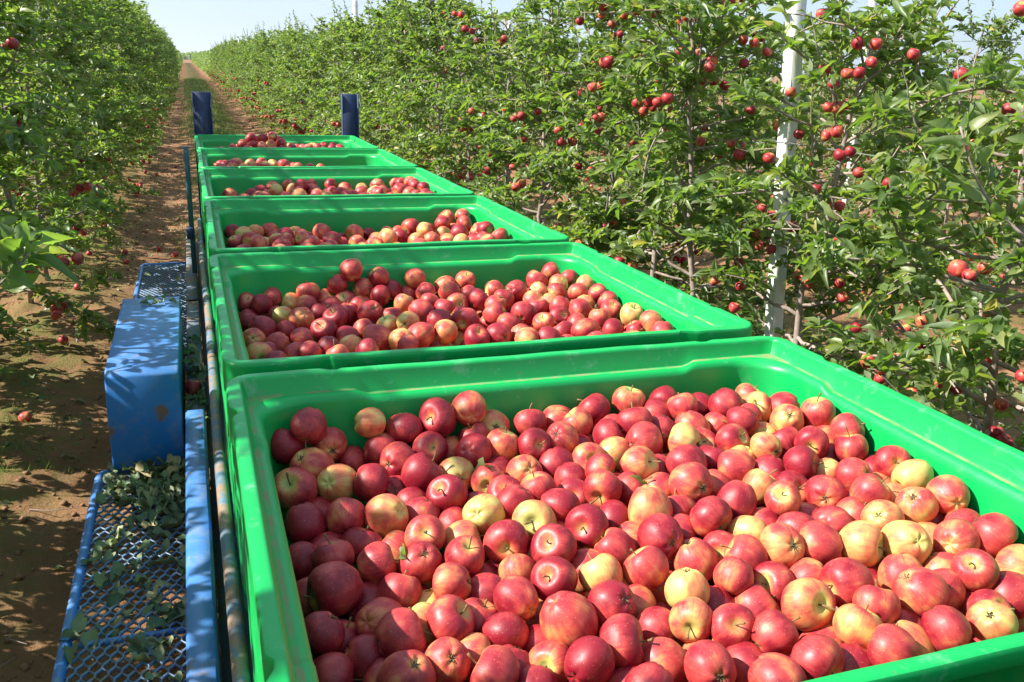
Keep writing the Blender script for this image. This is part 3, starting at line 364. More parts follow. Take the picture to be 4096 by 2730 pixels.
# ------------------------------------------------------------------ ground
def vnoise(x, y, seed=0):
    xi = np.floor(x).astype(np.int64); yi = np.floor(y).astype(np.int64); fx = x-xi; fy = y-yi
    fx = fx*fx*(3-2*fx); fy = fy*fy*(3-2*fy)
    def h(a, b):
        n = (a*374761393+b*668265263+seed*144665) & 0x7fffffff
        n = ((n ^ (n >> 13))*1274126177) & 0x7fffffff
        return ((n ^ (n >> 16)) & 0xffff)/65535.
    return (h(xi, yi)*(1-fx)+h(xi+1, yi)*fx)*(1-fy)+(h(xi, yi+1)*(1-fx)+h(xi+1, yi+1)*fx)*fy
def fbm(x, y, o=4, seed=0):
    s = 0; a = 1; t = 0
    for i in range(o):
        s = s+a*vnoise(x*2**i, y*2**i, seed+i); t += a; a *= .55
    return s/t
ROWS = [-5.15, -1.35, 2.5, 6.35, 10.2]
def ground_h(x, y):
    h = np.zeros_like(x, dtype=float)
    for rx in ROWS: h = h+.07*np.exp(-((x-rx)/.55)**2)                      # low ridge under each row
    for cx in (-3.25, .6, 4.42, 8.27):
        for s in (-1, 1): h = h-.035*np.exp(-((x-cx-s*.95)/.28)**2)           # wheel ruts
        h = h+.02*np.exp(-((x-cx)/.4)**2)
    near = np.exp(-np.maximum(0, np.hypot(x-1, y-4)-12)/20)
    h = h+near*((fbm(x*2.2, y*2.2, 3, 3)-.5)*.07+(fbm(x*9, y*9, 3, 7)-.5)*.045)
    return h
def grid_lines(segs): return np.concatenate([np.linspace(a, b, n, endpoint=False) for a, b, n in segs]+[[segs[-1][1]]])
gx = grid_lines([(-9000, -400, 6), (-400, -40, 12), (-40, -6, 30), (-6, -2.4, 50), (-2.4, .2, 90), (.2, 1.5, 12), (1.5, 9, 130), (9, 40, 40), (40, 400, 12), (400, 9000, 6)])
gy = grid_lines([(-400, -20, 6), (-20, 1.5, 20), (1.5, 12, 210), (12, 30, 150), (30, 90, 120), (90, 400, 40), (400, 12000, 20)])
GX, GY = np.meshgrid(gx, gy)
GZ = ground_h(GX, GY); GZ[(abs(GX) > 60) | (GY > 300)] = 0
idx = np.arange(GX.size).reshape(GX.shape)
gq = np.stack([idx[:-1, :-1], idx[:-1, 1:], idx[1:, 1:], idx[1:, :-1]], -1).reshape(-1, 4)
green = np.zeros_like(GX)
for cx in (-3.25, .6, 4.42, 8.27): green = np.maximum(green, np.exp(-((GX-cx)/.5)**4)*np.clip((GY-3)/8, .35, 1))
for rx in ROWS: green = np.maximum(green, .75*np.exp(-((GX-rx-.25)/.4)**2))
green[GY > 320] = .1
ground = link('ground', mesh_np('ground', np.stack([GX, GY, GZ], -1).reshape(-1, 3), [gq], M['soil'], True, {'green': ('FLOAT', green.ravel())}))
tag(ground, 'reddish brown dry soil of the orchard alleys with ruts', kind='structure')

rng = np.random.default_rng(11)
def tri_blades(X, Y, H, W, lean=.5):
    n = len(X); a = rng.uniform(0, 2*np.pi, n); Z = ground_h(X, Y)
    d = np.stack([np.cos(a), np.sin(a), np.zeros(n)], -1); b = rng.uniform(0, 2*np.pi, n)
    l = np.stack([np.cos(b)*lean*H, np.sin(b)*lean*H, H], -1)*rng.uniform(.5, 1.1, n)[:, None]
    P = np.stack([X, Y, Z-.005], -1)
    V = np.stack([P-d*W[:, None], P+d*W[:, None], P+l], 1).reshape(-1, 3)
    return V, np.arange(3*n).reshape(-1, 3)
# grass strips between the ruts and under the rows (nobody could count the blades)
def strip(cx, w, y0, y1, n, h0, h1, wid=.004):
    y = y0+(y1-y0)*rng.random(n)**1.7; x = cx+rng.normal(0, w, n)
    k = fbm(x*1.2, y*1.2, 3, 21) > .42; x, y = x[k], y[k]
    sc = 1+np.clip((y-15)/15, 0, 4)
    return tri_blades(x, y, rng.uniform(h0, h1, len(x)), wid*sc)
for (nm, args, lab) in (('grass', (.62, .40, 7.1, 90, 80000, .05, .17), 'green grass strip between the wheel ruts ahead of the trailer'),
                        ('grass', (4.42, .5, 2.5, 60, 16000, .03, .11), 'thin grass in the alley behind the right tree row'),
                        ('grass', (-1.05, .22, 4, 60, 6000, .02, .07), 'sparse weeds and grass under the left tree row'),
                        ('grass', (2.2, .22, 5, 60, 12000, .03, .12), 'sparse grass along the foot of the right tree row'),
                        ('grass', (8.27, .5, 4, 60, 9000, .03, .12), 'grass in the second alley seen between the right hand trunks')):
    V, T = tri_blades(*([None]*4)) if False else strip(*args)
    tag(link(nm, mesh_np('grass', V, [T], M['grass'])), lab, kind='stuff')
# tuft of thin weeds beside the left rut
def tuft(cx, cy, n, h, name, lab):
    e = MB()
    for i in range(n):
        a = rng.uniform(0, 6.28); l = rng.uniform(.3, 1)*h; z0 = float(ground_h(np.array([cx]), np.array([cy]))[0])
        p0 = np.array([cx+rng.normal(0, .03), cy+rng.normal(0, .03), z0]); dr = np.array([math.cos(a), math.sin(a), 0])
        pts = [p0+dr*(t*t*l*.8)+np.array([0, 0, 1])*(l*t*(1-.35*t)) for t in np.linspace(0, 1, 5)]
        e.tube(pts, np.linspace(.0022, .0008, 5), 3, False)
    o = e.obj(name, M['grass']); tag(o, lab, 'weed', None); return o
tuft(-.92, 8.4, 90, .30, 'weed', 'wispy light green weed tuft growing in the left wheel rut')
tuft(-.72, 12.2, 40, .16, 'weed', 'small weed tuft in front of the heap of fallen apples')
tuft(-.95, 7.0, 25, .10, 'weed', 'tiny weed sprig below the large wispy weed in the left rut')
# loose clods and crumbs of soil
n = 5200
x = np.concatenate([rng.uniform(-2.2, -.2, n*2//3), rng.uniform(1.6, 8, n//3+1)])[:n]; y = 1.6+rng.random(n)**1.4*16; r = .004+.022*rng.random(n)**4
oct_v = np.array([(1, 0, 0), (-1, 0, 0), (0, 1, 0), (0, -1, 0), (0, 0, .7), (0, 0, -.7)]); oct_t = np.array([(0, 2, 4), (2, 1, 4), (1, 3, 4), (3, 0, 4), (2, 0, 5), (1, 2, 5), (3, 1, 5), (0, 3, 5)])
V = oct_v[None]*r[:, None, None]*rng.uniform(.6, 1.3, (n, 6, 1)); ang = rng.uniform(0, 6.28, n); c, s = np.cos(ang)[:, None], np.sin(ang)[:, None]
V = np.stack([V[..., 0]*c-V[..., 1]*s, V[..., 0]*s+V[..., 1]*c, V[..., 2]], -1)+np.stack([x, y, ground_h(x, y)+r*.3], -1)[:, None]
T = (oct_t[None]+6*np.arange(n)[:, None, None]).reshape(-1, 3)
tag(link('soil_clods', mesh_np('soil_clods', V.reshape(-1, 3), [T], M['clod'])), 'loose crumbs and clods of dry brown soil', kind='stuff')
# low hills on the horizon and the plain before them
def hill_mesh(y0, amp, seed, depth, mat, name, label):
    xs = np.linspace(-7000, 9000, 220); V = []
    for j, t in enumerate(np.linspace(0, 1, 9)):
        prof = math.sin(t*math.pi/2)
        hh = amp*(.45+.75*fbm(xs/1500., xs*0+seed, 4, seed))*prof
        V.append(np.stack([xs, np.full_like(xs, y0+depth*t), hh], -1))
    V = np.concatenate(V); m = 220; id_ = np.arange(9*m).reshape(9, m)
    q = np.stack([id_[:-1, :-1], id_[:-1, 1:], id_[1:, 1:], id_[1:, :-1]], -1).reshape(-1, 4)
    tag(link(name, mesh_np(name, V, [q], mat, True)), label, kind='structure')
M['plain'] = simple('dry_field', (.36, .31, .22), .95, .01, .3, 0)
M['hill'] = simple('far_hillside', (.30, .32, .33), .95, .004, .2, 0)
hill_mesh(2600, 26, 3, 2200, M['plain'], 'plain', 'pale dry plain beyond the far end of the orchard')
hill_mesh(5200, 62, 9, 2500, M['hill'], 'hills', 'low bluish hills on the horizon')

# ------------------------------------------------------------------ leaves
def leaf_template(segs, fold=.28, curl=.35, wave=0.0, width=.25, twist=0.0):
    """unit leaf along +Y, face up +Z"""
    ts = np.linspace(0, 1, segs+1)
    prof = lambda t: width*np.clip(np.sin(np.pi*t**.85), 0, 1)**.85
    mid = np.stack([0*ts, ts, -curl*ts**2], -1); V = [mid]
    w = prof(ts[1:-1])
    for s in (-1, 1):
        V.append(np.stack([s*w, ts[1:-1], -curl*ts[1:-1]**2+w*fold*2+wave*np.sin(ts[1:-1]*11+s)*.05], -1))
    V = np.concatenate(V)
    if twist:
        a = twist*V[:, 1]; zc = V[:, 2]+curl*V[:, 1]**2; V = np.stack([V[:, 0]*np.cos(a)-zc*np.sin(a)+.12*twist*V[:, 1]**2, V[:, 1], V[:, 0]*np.sin(a)+zc*np.cos(a)-curl*V[:, 1]**2], -1)
    n = segs+1; Lf = lambda i: n+i-1; Rt = lambda i: n+segs-1+i-1
    T = [(0, 1, Lf(1)), (0, Rt(1), 1), (segs, Lf(segs-1), segs-1), (segs, segs-1, Rt(segs-1))]; Q = []
    for i in range(1, segs-1):
        Q.append((i, i+1, Lf(i+1), Lf(i))); Q.append((i, Rt(i), Rt(i+1), i+1))
    return V, np.array(T), np.array(Q).reshape(-1, 4)
LT = [leaf_template(3, .42, .40, 0, .25, .7), leaf_template(3, .28, .75, 0, .27, -.6), leaf_template(3, .60, .12, 0, .22, .9), leaf_template(3, .40, -.3, 0, .24, -.9), leaf_template(3, .25, .5, 0, .28, 1.3), leaf_template(3, .8, .9, 0, .24, -.3)]
LTB = [leaf_template(7, .42, .45, 1.5, .25, .6), leaf_template(7, .30, .80, 1.8, .27, -.7), leaf_template(7, .62, .15, 1.2, .24, .9), leaf_template(7, .40, -.25, 1.6, .24, -1.1), leaf_template(7, .20, .6, 2.2, .28, 1.2), leaf_template(7, .75, .95, 1.2, .25, -.3)]
def leaf_frames(D, U):
    D = D/np.linalg.norm(D, axis=1)[:, None]; X = np.cross(D, U); X /= np.linalg.norm(X, axis=1)[:, None]+1e-9; Z = np.cross(X, D)
    return X, D, Z
def leaves_mesh(name, P, D, U, S, mat, temps=LT):
    X, Y, Z = leaf_frames(D, U); Vs = []; Ts = []; Qs = []; off = 0; n = len(P); g = np.arange(n) % len(temps)
    for k, (tv, tt, tq) in enumerate(temps):
        m = g == k; c = int(m.sum())
        if not c: continue
        V = (P[m][:, None]+S[m][:, None, None]*(tv[None, :, 0:1]*X[m][:, None]+tv[None, :, 1:2]*Y[m][:, None]+tv[None, :, 2:3]*Z[m][:, None])).reshape(-1, 3)
        o = off+len(tv)*np.arange(c)[:, None, None]; Ts.append((tt[None]+o).reshape(-1, 3)); Qs.append((tq[None]+o).reshape(-1, 4)); Vs.append(V); off += len(V)
    return mesh_np(name, np.concatenate(Vs), [np.concatenate(Qs), np.concatenate(Ts)], mat)
LEAF_ME = []
for k, (tv, tt, tq) in enumerate(LTB): LEAF_ME.append(mesh_np('leaf', tv, [tq, tt], M['leaf_one'], True))
DRY_ME = []
for k, (f, c) in enumerate(((.5, .5), (-.3, .8), (.2, -.4), (.7, .2))):
    tv, tt, tq = leaf_template(6, f, c, 3.0, .30); DRY_ME.append(mesh_np('wilted_leaf', tv, [tq, tt], M['leaf_dry'], True))
def leaf_obj(me, p, d, u, s, parent=None, name='leaf'):
    X, Y, Z = leaf_frames(np.array([d], float), np.array([u], float)); o = link(name, me, parent)
    o.matrix_local = Matrix(((X[0][0]*s, Y[0][0]*s, Z[0][0]*s, p[0]), (X[0][1]*s, Y[0][1]*s, Z[0][1]*s, p[1]), (X[0][2]*s, Y[0][2]*s, Z[0][2]*s, p[2]), (0, 0, 0, 1)))
    return o

# ------------------------------------------------------------------ apples: the fruit itself
def apple_geo(nu, nv, v=0):
    """unit apple (radius 1), stem at +Z"""
    ph = np.linspace(0, np.pi, nv+1); th = np.arange(nu)/nu*2*np.pi
    tall = (.93, 1.00, .88, .96, 1.04)[v % 5]; taper = (.07, .11, .04, .09, .13)[v % 5]
    V = [];
    for i, p in enumerate(ph):
        x = math.sin(p)**.92*(1+taper*math.cos(p)-.02); z = tall*math.cos(p)
        zz = z-.34*math.exp(-(x/.33)**1.7)*(p < 1.6)+.20*math.exp(-(x/.24)**2)*(p > 1.6)
        if i in (0, nv): V.append((0, 0, zz)); continue
        lob = 1+.035*max(0, math.cos(p)*-1+.3)*np.cos(5*th+v)+.02*np.cos(2*th+v*1.7)+.012*np.cos(3*th+v)
        zl = zz+(.03*np.cos(5*th+v)*(p > 2.3))+.015*np.cos(2*th+2*v)+(.045*np.cos(2*th+v*1.3)+.03*np.cos(3*th+v))*math.sin(p)**2*(p < 1.5)*math.cos(p)*1.6
        for a, l, q in zip(th, lob, zl): V.append((x*l*math.cos(a), x*l*math.sin(a), q))
    V = np.array(V); T = []; Q = []
    for j in range(nu):
        T.append((0, 1+j, 1+(j+1) % nu)); b = 1+(nv-2)*nu; T.append((len(V)-1, b+(j+1) % nu, b+j))
    for i in range(nv-2):
        for j in range(nu): a = 1+i*nu; Q.append((a+j, a+nu+j, a+nu+(j+1) % nu, a+(j+1) % nu))
    return V, np.array(Q), np.array(T)
AV = [apple_geo(30, 20, v) for v in range(5)]
APPLE_ME = [mesh_np('apple', V, [Q, T], M['apple'], True, {'lp': ('FLOAT_VECTOR', V)}) for V, Q, T in AV]
AVL = [apple_geo(14, 9, v) for v in range(5)]
APPLE_LO = [mesh_np('apple', V, [Q, T], M['apple'], True, {'lp': ('FLOAT_VECTOR', V)}) for V, Q, T in AVL]
STEM_ME = []
for k in range(4):
    e = MB(); b = (.25, -.35, .5, .1)[k]; l = (.55, .75, .62, .45)[k]
    pts = [(b*t*t*.6, .1*math.sin(k)*t, .55+l*t) for t in np.linspace(0, 1, 6)]
    e.tube(pts, [.040, .034, .032, .034, .042, .060], 7); STEM_ME.append(e.mesh('stem', M['stem'], True))
e = MB()
for k in range(5):
    a = k*2*math.pi/5
    e.tube([(.02*math.cos(a), .02*math.sin(a), -.70), (.08*math.cos(a), .08*math.sin(a), -.80), (.17*math.cos(a+.3), .17*math.sin(a+.3), -.84), (.13*math.cos(a+.7), .13*math.sin(a+.7), -.90)], [.03, .035, .022, .006], 4)
e.tube([(0, 0, -.68), (0, 0, -.80)], [.08, .03], 8)
CALYX_ME = e.mesh('calyx', M['calyx'])
def axis_quat(ax, spin): return Vector((0, 0, 1)).rotation_difference(Vector(ax).normalized()) @ Quaternion((0, 0, 1), spin)
def apples_mesh(name, P, R, AX, BL, lo=True):
    """many apples in one mesh, each an island"""
    src = AVL if lo else AV; Vs = []; Ls = []; Qs = []; Ts = []; Bs = []; off = 0
    for i in range(len(P)):
        V, Q, T = src[i % 5]; q = axis_quat(AX[i], i*1.7).to_matrix(); A = np.array(q)
        W = (V*R[i]*1.04)@A.T+np.asarray(P[i]); Vs.append(W); Ls.append(V); Qs.append(Q+off); Ts.append(T+off); Bs.append(np.full(len(V), BL[i])); off += len(V)
    return mesh_np(name, np.concatenate(Vs), [np.concatenate(Qs), np.concatenate(Ts)], M['apples'], True, {'lp': ('FLOAT_VECTOR', np.concatenate(Ls)), 'blush': ('FLOAT', np.concatenate(Bs))})
def blush_of(c): return .05+.95*(c/9.)
def put_apple(P, R, ax, c, k, name='apple', parent=None, lo=False, stem=True, calyx=True):
    o = link(name, (APPLE_LO if lo else APPLE_ME)[k % 5], parent)
    o.rotation_mode = 'QUATERNION'; o.rotation_quaternion = axis_quat(ax, k*2.1); o.location = P
    o.scale = (R*1.04*(1+.05*math.sin(k*3.3)), R*1.04*(1+.05*math.cos(k*1.9)), R*1.04*(1+.05*math.sin(k*2.7))); o.color = (blush_of(c), 0, 0, 1)
    if stem: link('stem', STEM_ME[k % 4], o)
    if calyx: link('calyx', CALYX_ME, o)
    return o

# ------------------------------------------------------------------ apple trees
def tree_data(seed, H=2.45, dens=1.0, cross=.62, along=.55, low=.55, lean=0.0, fruit=38, shoots=7, skirt=0, back=0):
    g = np.random.default_rng(seed); e = MB(); LP = []; LD = []; LU = []; LS = []; FP = []
    n = 9; zs = np.linspace(0, H, n)
    tx = lean*zs/H*.35+.03*np.cumsum(g.normal(0, 1, n)); ty = .03*np.cumsum(g.normal(0, 1, n)); tx[0] = ty[0] = 0
    trunk = np.stack([tx, ty, zs], -1); e.tube(trunk, np.linspace(.021, .008, n), 7)
    at = lambda z: np.array([np.interp(z, zs, tx), np.interp(z, zs, ty), z])
    def rosette(p, outd, k, s0, s1, up=.5):
        for _ in range(k):
            a = g.normal(0, 1, 3); a[2] = abs(a[2])*.4+up*g.random(); d = a+np.asarray(outd)*.9; d /= np.linalg.norm(d)
            u = np.array([0, 0, 1.])+g.normal(0, .35, 3); LP.append(p+d*.012); LD.append(d); LU.append(u); LS.append(g.uniform(s0, s1))
    def twig(p, d, l, r, straight=False):
        m = max(3, int(l/.06)); pts = [p]; dd = d/np.linalg.norm(d)
        for i in range(m):
            dd = dd+g.normal(0, .10 if straight else .18, 3)+np.array([0, 0, .02 if straight else -.02]); dd /= np.linalg.norm(dd); pts.append(pts[-1]+dd*l/m)
        pts = np.array(pts); e.tube(pts, np.linspace(r, r*.45, len(pts)), 5 if r > .005 else 4, False); return pts, dd
    nb = int(26*dens)
    for b in range(nb):
        z = low+(H-low-.05)*((b+.5)/nb)**.92; az = b*2.4+g.normal(0, .35); k = 1-(z-low)/(H-low)
        L_ = (.25+.62*k**.7)*g.uniform(.75, 1.15); dirh = np.array([math.cos(az)*cross/.6, math.sin(az)*along/.6, 0]); el = g.uniform(.05, .55)+.35*(1-k)-(.25*k)
        if z < skirt and math.cos(az) > -.2: L_ *= .3
        d = dirh*math.cos(el)+np.array([0, 0, math.sin(el)]); pts, dd = twig(at(z), d, L_, .006+.005*k)
        for i in range(1, len(pts)):
            fr = i/len(pts)
            if fr > .25: rosette(pts[i], dd*.3, g.integers(4, 8) if g.random() < .8 else 1, .028, .072)
            if fr > .15 and g.random() < .62:
                sd = np.cross(dd, [0, 0, 1])*g.choice([-1, 1])+dd*.6+np.array([0, 0, g.uniform(-.3, .5)]); l2 = g.uniform(.10, .34)*(1.1-.5*fr)
                p2, d2 = twig(pts[i], sd, l2, .0045)
                for j in range(1, len(p2)): rosette(p2[j], d2*.4, g.integers(4, 8), .028, .076)
                rosette(p2[-1], d2, 4, .05, .08)
                if g.random() < fruit/80.:
                    q0 = p2[-1]+np.array([0, 0, -.05]); FP.append(q0)
                    for _c in range(int(g.integers(0, 3))): aa = g.uniform(0, 6.28); FP.append(q0+np.array([math.cos(aa)*.066, math.sin(aa)*.066, g.uniform(-.03, .02)]))
            if fr > .3 and g.random() < fruit/200.:
                q = pts[i]+np.array([0, 0, -.055])+g.normal(0, .015, 3); FP.append(q)
                if g.random() < .5: FP.append(q+np.array([g.normal(0, .05), g.normal(0, .05), -.02]))
        rosette(pts[-1], dd, 5, .05, .085)
    for b in range(back):                                               # unseen low boughs added on the far side to shade the lane
        z = g.uniform(.3, 1.25); az = math.pi+g.normal(0, .8); pts, dd = twig(at(z), np.array([math.cos(az), math.sin(az), g.uniform(-.1, .5)]), g.uniform(.3, .75), .007)
        for i in range(1, len(pts)):
            rosette(pts[i], dd*.3, 6, .04, .08)
            if i % 2: p2, d2 = twig(pts[i], np.cross(dd, [0, 0, 1])*g.choice([-1, 1])+dd*.4, .2, .004); [rosette(q_, d2, 5, .04, .075) for q_ in p2[1:]]
    for s in range(shoots):                                             # upright leafy shoots at the top
        z = g.uniform(H*.72, H); az = g.uniform(0, 6.28); l = g.uniform(.3, .6)
        d = np.array([math.cos(az)*.35, math.sin(az)*.35, 1.0]); p2, d2 = twig(at(z)+np.array([math.cos(az), math.sin(az), 0])*g.uniform(0, .25), d, l, .005, True)
        q = np.linspace(0, 1, int(l/.022)); 
        for t in q:
            i = min(len(p2)-2, int(t*(len(p2)-1))); p = p2[i]+(p2[i+1]-p2[i])*(t*(len(p2)-1)-i); a = g.uniform(0, 6.28)
            dl = np.array([math.cos(a), math.sin(a), g.uniform(.3, 1.1)]); LP.append(p); LD.append(dl/np.linalg.norm(dl)); LU.append(np.array([0, 0, 1.])+g.normal(0, .3, 3)); LS.append(g.uniform(.045, .08)*(1.15-.5*t))
    LP = np.array(LP); LD = np.array(LD); LU = np.array(LU); LS = np.array(LS)*1.06
    F = [];
    for p in FP:
        if p[2] > .25 and all(np.linalg.norm(p-q) > .058 for q in F): F.append(p)
    return dict(wood=e, LP=LP, LD=LD, LU=LU, LS=LS, F=np.array(F))

trng = np.random.default_rng(77)
FRUIT = np.array(TREE_FRUIT)
camv = np.array(CAM)
def place_tree(row, y, dat=None, variant=None, rot=0.0, sc=1.0, label='', group=None, nleaf=0, mirror=1):
    root = empty('apple_tree', (row, y, float(ground_h(np.array([row]), np.array([y]))[0])), label, 'apple tree', group)
    if variant is not None:
        root.rotation_euler = (0, 0, rot); root.scale = (sc, sc, sc)
        for nm, me, kd in variant: 
            o = link(nm, me, root)
            if kd: o['kind'] = kd
        return root
    base = np.array(root.location)
    dat['wood'].obj('trunk', M['bark'], root, True)
    P = dat['LP']; keep = np.ones(len(P), bool); W = P+base
    # no leaf grows through the fruit or right in front of it
    mine = FRUIT[(abs(FRUIT[:, 0]-row) < 1.2)]
    for f in mine:
        v = f[:3]-camv; t = np.linalg.norm(v); v = v/t; rel = W-camv; al = rel@v; dd = np.linalg.norm(rel-al[:, None]*v, axis=1)
        keep &= ~((dd < f[3]*1.35) & (al > t-.55) & (al < t+.03) & (trng.random(len(P)) < .985))
    if row == 2.5 and y < 4.3:                                          # the post stands free of leaves on its lit face
        for zz in np.arange(1.0, 2.45, .06):
            v = np.array([2.46, 2.82+.055*zz, zz])-camv; t = np.linalg.norm(v); v = v/t; rel = W-camv; al = rel@v; dd = np.linalg.norm(rel-al[:, None]*v, axis=1)
            keep &= ~((dd < .055) & (al > t-.7) & (al < t+.05) & (trng.random(len(P)) < (.36 if zz > 1.85 else (.35 if zz < 1.25 else .12))))
    P, D, U, S = P[keep], dat['LD'][keep], dat['LU'][keep], dat['LS'][keep]; W = W[keep]
    if nleaf:
        dist = np.linalg.norm(W-camv, axis=1)-3*S; order = np.argsort(dist); sel = order[:nleaf]; rest = order[nleaf:]
        for j, i in enumerate(sel): leaf_obj(LEAF_ME[j % 6], P[i], D[i], U[i], S[i]*.98, root)
    else: rest = np.arange(len(P))
    c = link('crown', leaves_mesh('crown', P[rest], D[rest], U[rest], S[rest]*.98, M['leaf']), root); c['kind'] = 'stuff'
    for j, q in enumerate(dat['F']):
        if len(mine) and np.min(np.linalg.norm(mine[:, :3]-(q+base), axis=1)) < .12: continue
        put_apple(q, trng.uniform(.025, .030), (trng.normal(0, .25), trng.normal(0, .25), 1), trng.integers(5, 9), j, 'apple', root, True, True, False)
    return root

# kinds of tree shared down the rows
VAR = []
for k in range(7):
    t = tree_data(100+k, H=2.24+.12*(k % 3), dens=1.35+.15*(k % 2), low=.42, fruit=34, shoots=9+k % 3)
    fr = t['F'][:46]; n = len(fr)
    g = np.random.default_rng(k)
    VAR.append([('trunk', t['wood'].mesh('trunk', M['bark'], True), None), ('crown', leaves_mesh('crown', t['LP'], t['LD'], t['LU'], t['LS']*.97, M['leaf']), 'stuff'),
                ('apples', apples_mesh('apples', fr, g.uniform(.030, .038, n), [(g.normal(0, .3), g.normal(0, .3), 1) for _ in range(n)], g.uniform(.55, 1, n)), 'stuff')])
DENSE = []
for k in range(5):
    t = tree_data(200+k, H=2.72+.1*(k % 3), dens=1.55, cross=.60, low=.30, fruit=16, shoots=9)
    fr = t['F'][:16]; n = len(fr); g = np.random.default_rng(50+k)
    DENSE.append([('trunk', t['wood'].mesh('trunk', M['bark'], True), None), ('crown', leaves_mesh('crown', t['LP'], t['LD'], t['LU'], t['LS']*1.03, M['leaf']), 'stuff'),
                  ('apples', apples_mesh('apples', fr, g.uniform(.030, .038, n), [(g.normal(0, .3), g.normal(0, .3), 1) for _ in range(n)], g.uniform(.6, 1, n)), 'stuff')])

SPARSE = []
for k in range(3):
    t = tree_data(260+k, H=2.75, dens=.95, cross=.5, low=.25, fruit=8, shoots=7, back=22)
    SPARSE.append([('trunk', t['wood'].mesh('trunk', M['bark'], True), None), ('crown', leaves_mesh('crown', t['LP'], t['LD'], t['LU'], t['LS'], M['leaf']), 'stuff')])
near_right = [(.72, 'apple tree at the right edge with a big leaved shoot reaching towards the camera', .3, 250, 5),
              (1.68, 'apple tree with dark trunk beside the right edge, red apple clusters low down', .2, 280, 6),
              (2.62, 'apple tree whose pinkish trunk stands just right of the white concrete post', .1, 280, 5),
              (3.42, 'apple tree with leaning grey trunk, first to the left of the concrete post', -.6, 260, 6),
              (4.10, 'apple tree with thin trunk, second to the left of the concrete post', .5, 180, 6),
              (4.85, 'apple tree with pale bare lower trunk, third to the left of the concrete post', .0, 150, 6),
              (5.85, 'apple tree in right row, red clusters high up, level with the second farthest bin', .2, 0, 5),
              (6.85, 'apple tree in the right row level with the right blue stake of the trailer', .1, 0, 5)]
TREES = []
for i, (y, lab, lean, nl, sh) in enumerate(near_right):
    t = tree_data(300+i, H=1.95 if y < 2 else (2.12 if y < 3 else 2.34), dens=1.4 if y < 4 else 1.5, cross=.60, low=.48 if y < 3 else .38, lean=lean, fruit=2 if y < 3 else 9, shoots=sh+8)
    t['LS'] = t['LS']*(.80 if y < 1 else .88 if y < 2 else .97)
    TREES.append((2.5, y, place_tree(2.5, y, t, label=lab, group='apple trees in the row right of the trailer', nleaf=nl)))
near_left = [(1.3, 'apple tree nearest the camera on the left, shading the mesh step', .5, 0, 1.2, .55),
             (2.35, 'apple tree at the left edge whose broad leaved low shoot hangs over the dirt track', .75, 120, 1.25, .50),
             (3.35, 'apple tree at the left edge with one red apple high up among dark leaves', .85, 220, 1.35, .55),
             (4.35, 'dense apple tree at the left, next beyond the one with the single high apple', .85, 200, 1.4, .58),
             (5.3, 'dense apple tree at the left with shaded apples half way up its side', .75, 150, 1.45, .6)]
for i, (y, lab, low, nl, dn, cr_) in enumerate(near_left):
    t = tree_data(400+i, H=2.8, dens=dn, cross=cr_, low=.3, fruit=4, shoots=7, skirt=low+.15, back=26 if y < 3 else 18)
    TREES.append((-1.35, y, place_tree(-1.35, y, t, label=lab, group='apple trees in the row left of the dirt track', nleaf=nl)))
def far_row(row, ys, kinds, lab, grp, near_labs=None, s0=.94, s1=1.08):
    for i, y in enumerate(ys):
        r = trng.choice([0, math.pi])+trng.normal(0, .25)
        o = place_tree(row+trng.normal(0, .04), y+trng.normal(0, .05), variant=kinds[int(trng.integers(len(kinds)))], rot=r, sc=trng.uniform(s0, s1), label=(near_labs[i] if near_labs and i < len(near_labs) else lab), group=grp)
        TREES.append((row, y, o))
far_row(2.5, np.arange(7.85, 84, 1.0), VAR, 'leafy apple tree with red fruit in the long row right of the track', 'apple trees in the row right of the trailer',
        ['apple tree in the right row just beyond the right blue stake']+['apple tree in the right row, %s past the one beside the right stake' % w for w in ('first', 'second', 'third', 'fourth', 'fifth')]+['apple tree in the right row beside the first grey post past the stakes'])
far_row(-1.35, np.arange(6.25, 84, .98), DENSE, 'dense green apple tree in the long row left of the dirt track', 'apple trees in the row left of the dirt track',
        ['dense apple tree at the left, %s beyond the one with shaded apples half way up' % w for w in ('first', 'second', 'third', 'fourth', 'fifth')]+['dense apple tree hiding the first post of the left row']+[None]*0+['dense apple tree in the left row beside the little heap of fallen apples'])
far_row(-1.35, [-1.6, -.65, .3], SPARSE, 'dense apple tree beside the rear of the trailer', 'apple trees in the row left of the dirt track')
far_row(6.35, np.arange(2.6, 46, 1.05), DENSE, 'apple tree in the second row, seen through gaps in the right row', 'apple trees in the second row to the right', None, .76, .86)
far_row(10.2, np.arange(4.5, 40, 1.15), VAR, 'apple tree in the third row, far behind the right row', 'apple trees in the third row to the right', None, .76, .86)
far_row(-5.15, np.arange(1, 24, 1.2), VAR, 'apple tree in the row behind the left row', 'apple trees in the row behind the left row')
# the picked-out fruit of the near trees
for j, f in enumerate(FRUIT):
    row = 2.5 if f[0] > .5 else -1.35
    c = [t for t in TREES if t[0] == row]; t = min(c, key=lambda q: abs(q[1]-f[1]))[2]
    loc = t.matrix_basis.inverted() @ Vector(f[:3]); a = (trng.normal(0, .3), trng.normal(0, .3), 1)
    o = put_apple(loc, float(f[3])/t.scale[0], a, int(trng.integers(5, 9)), j, 'apple', t, f[3]/np.linalg.norm(f[:3]-camv) < .006, True, True)
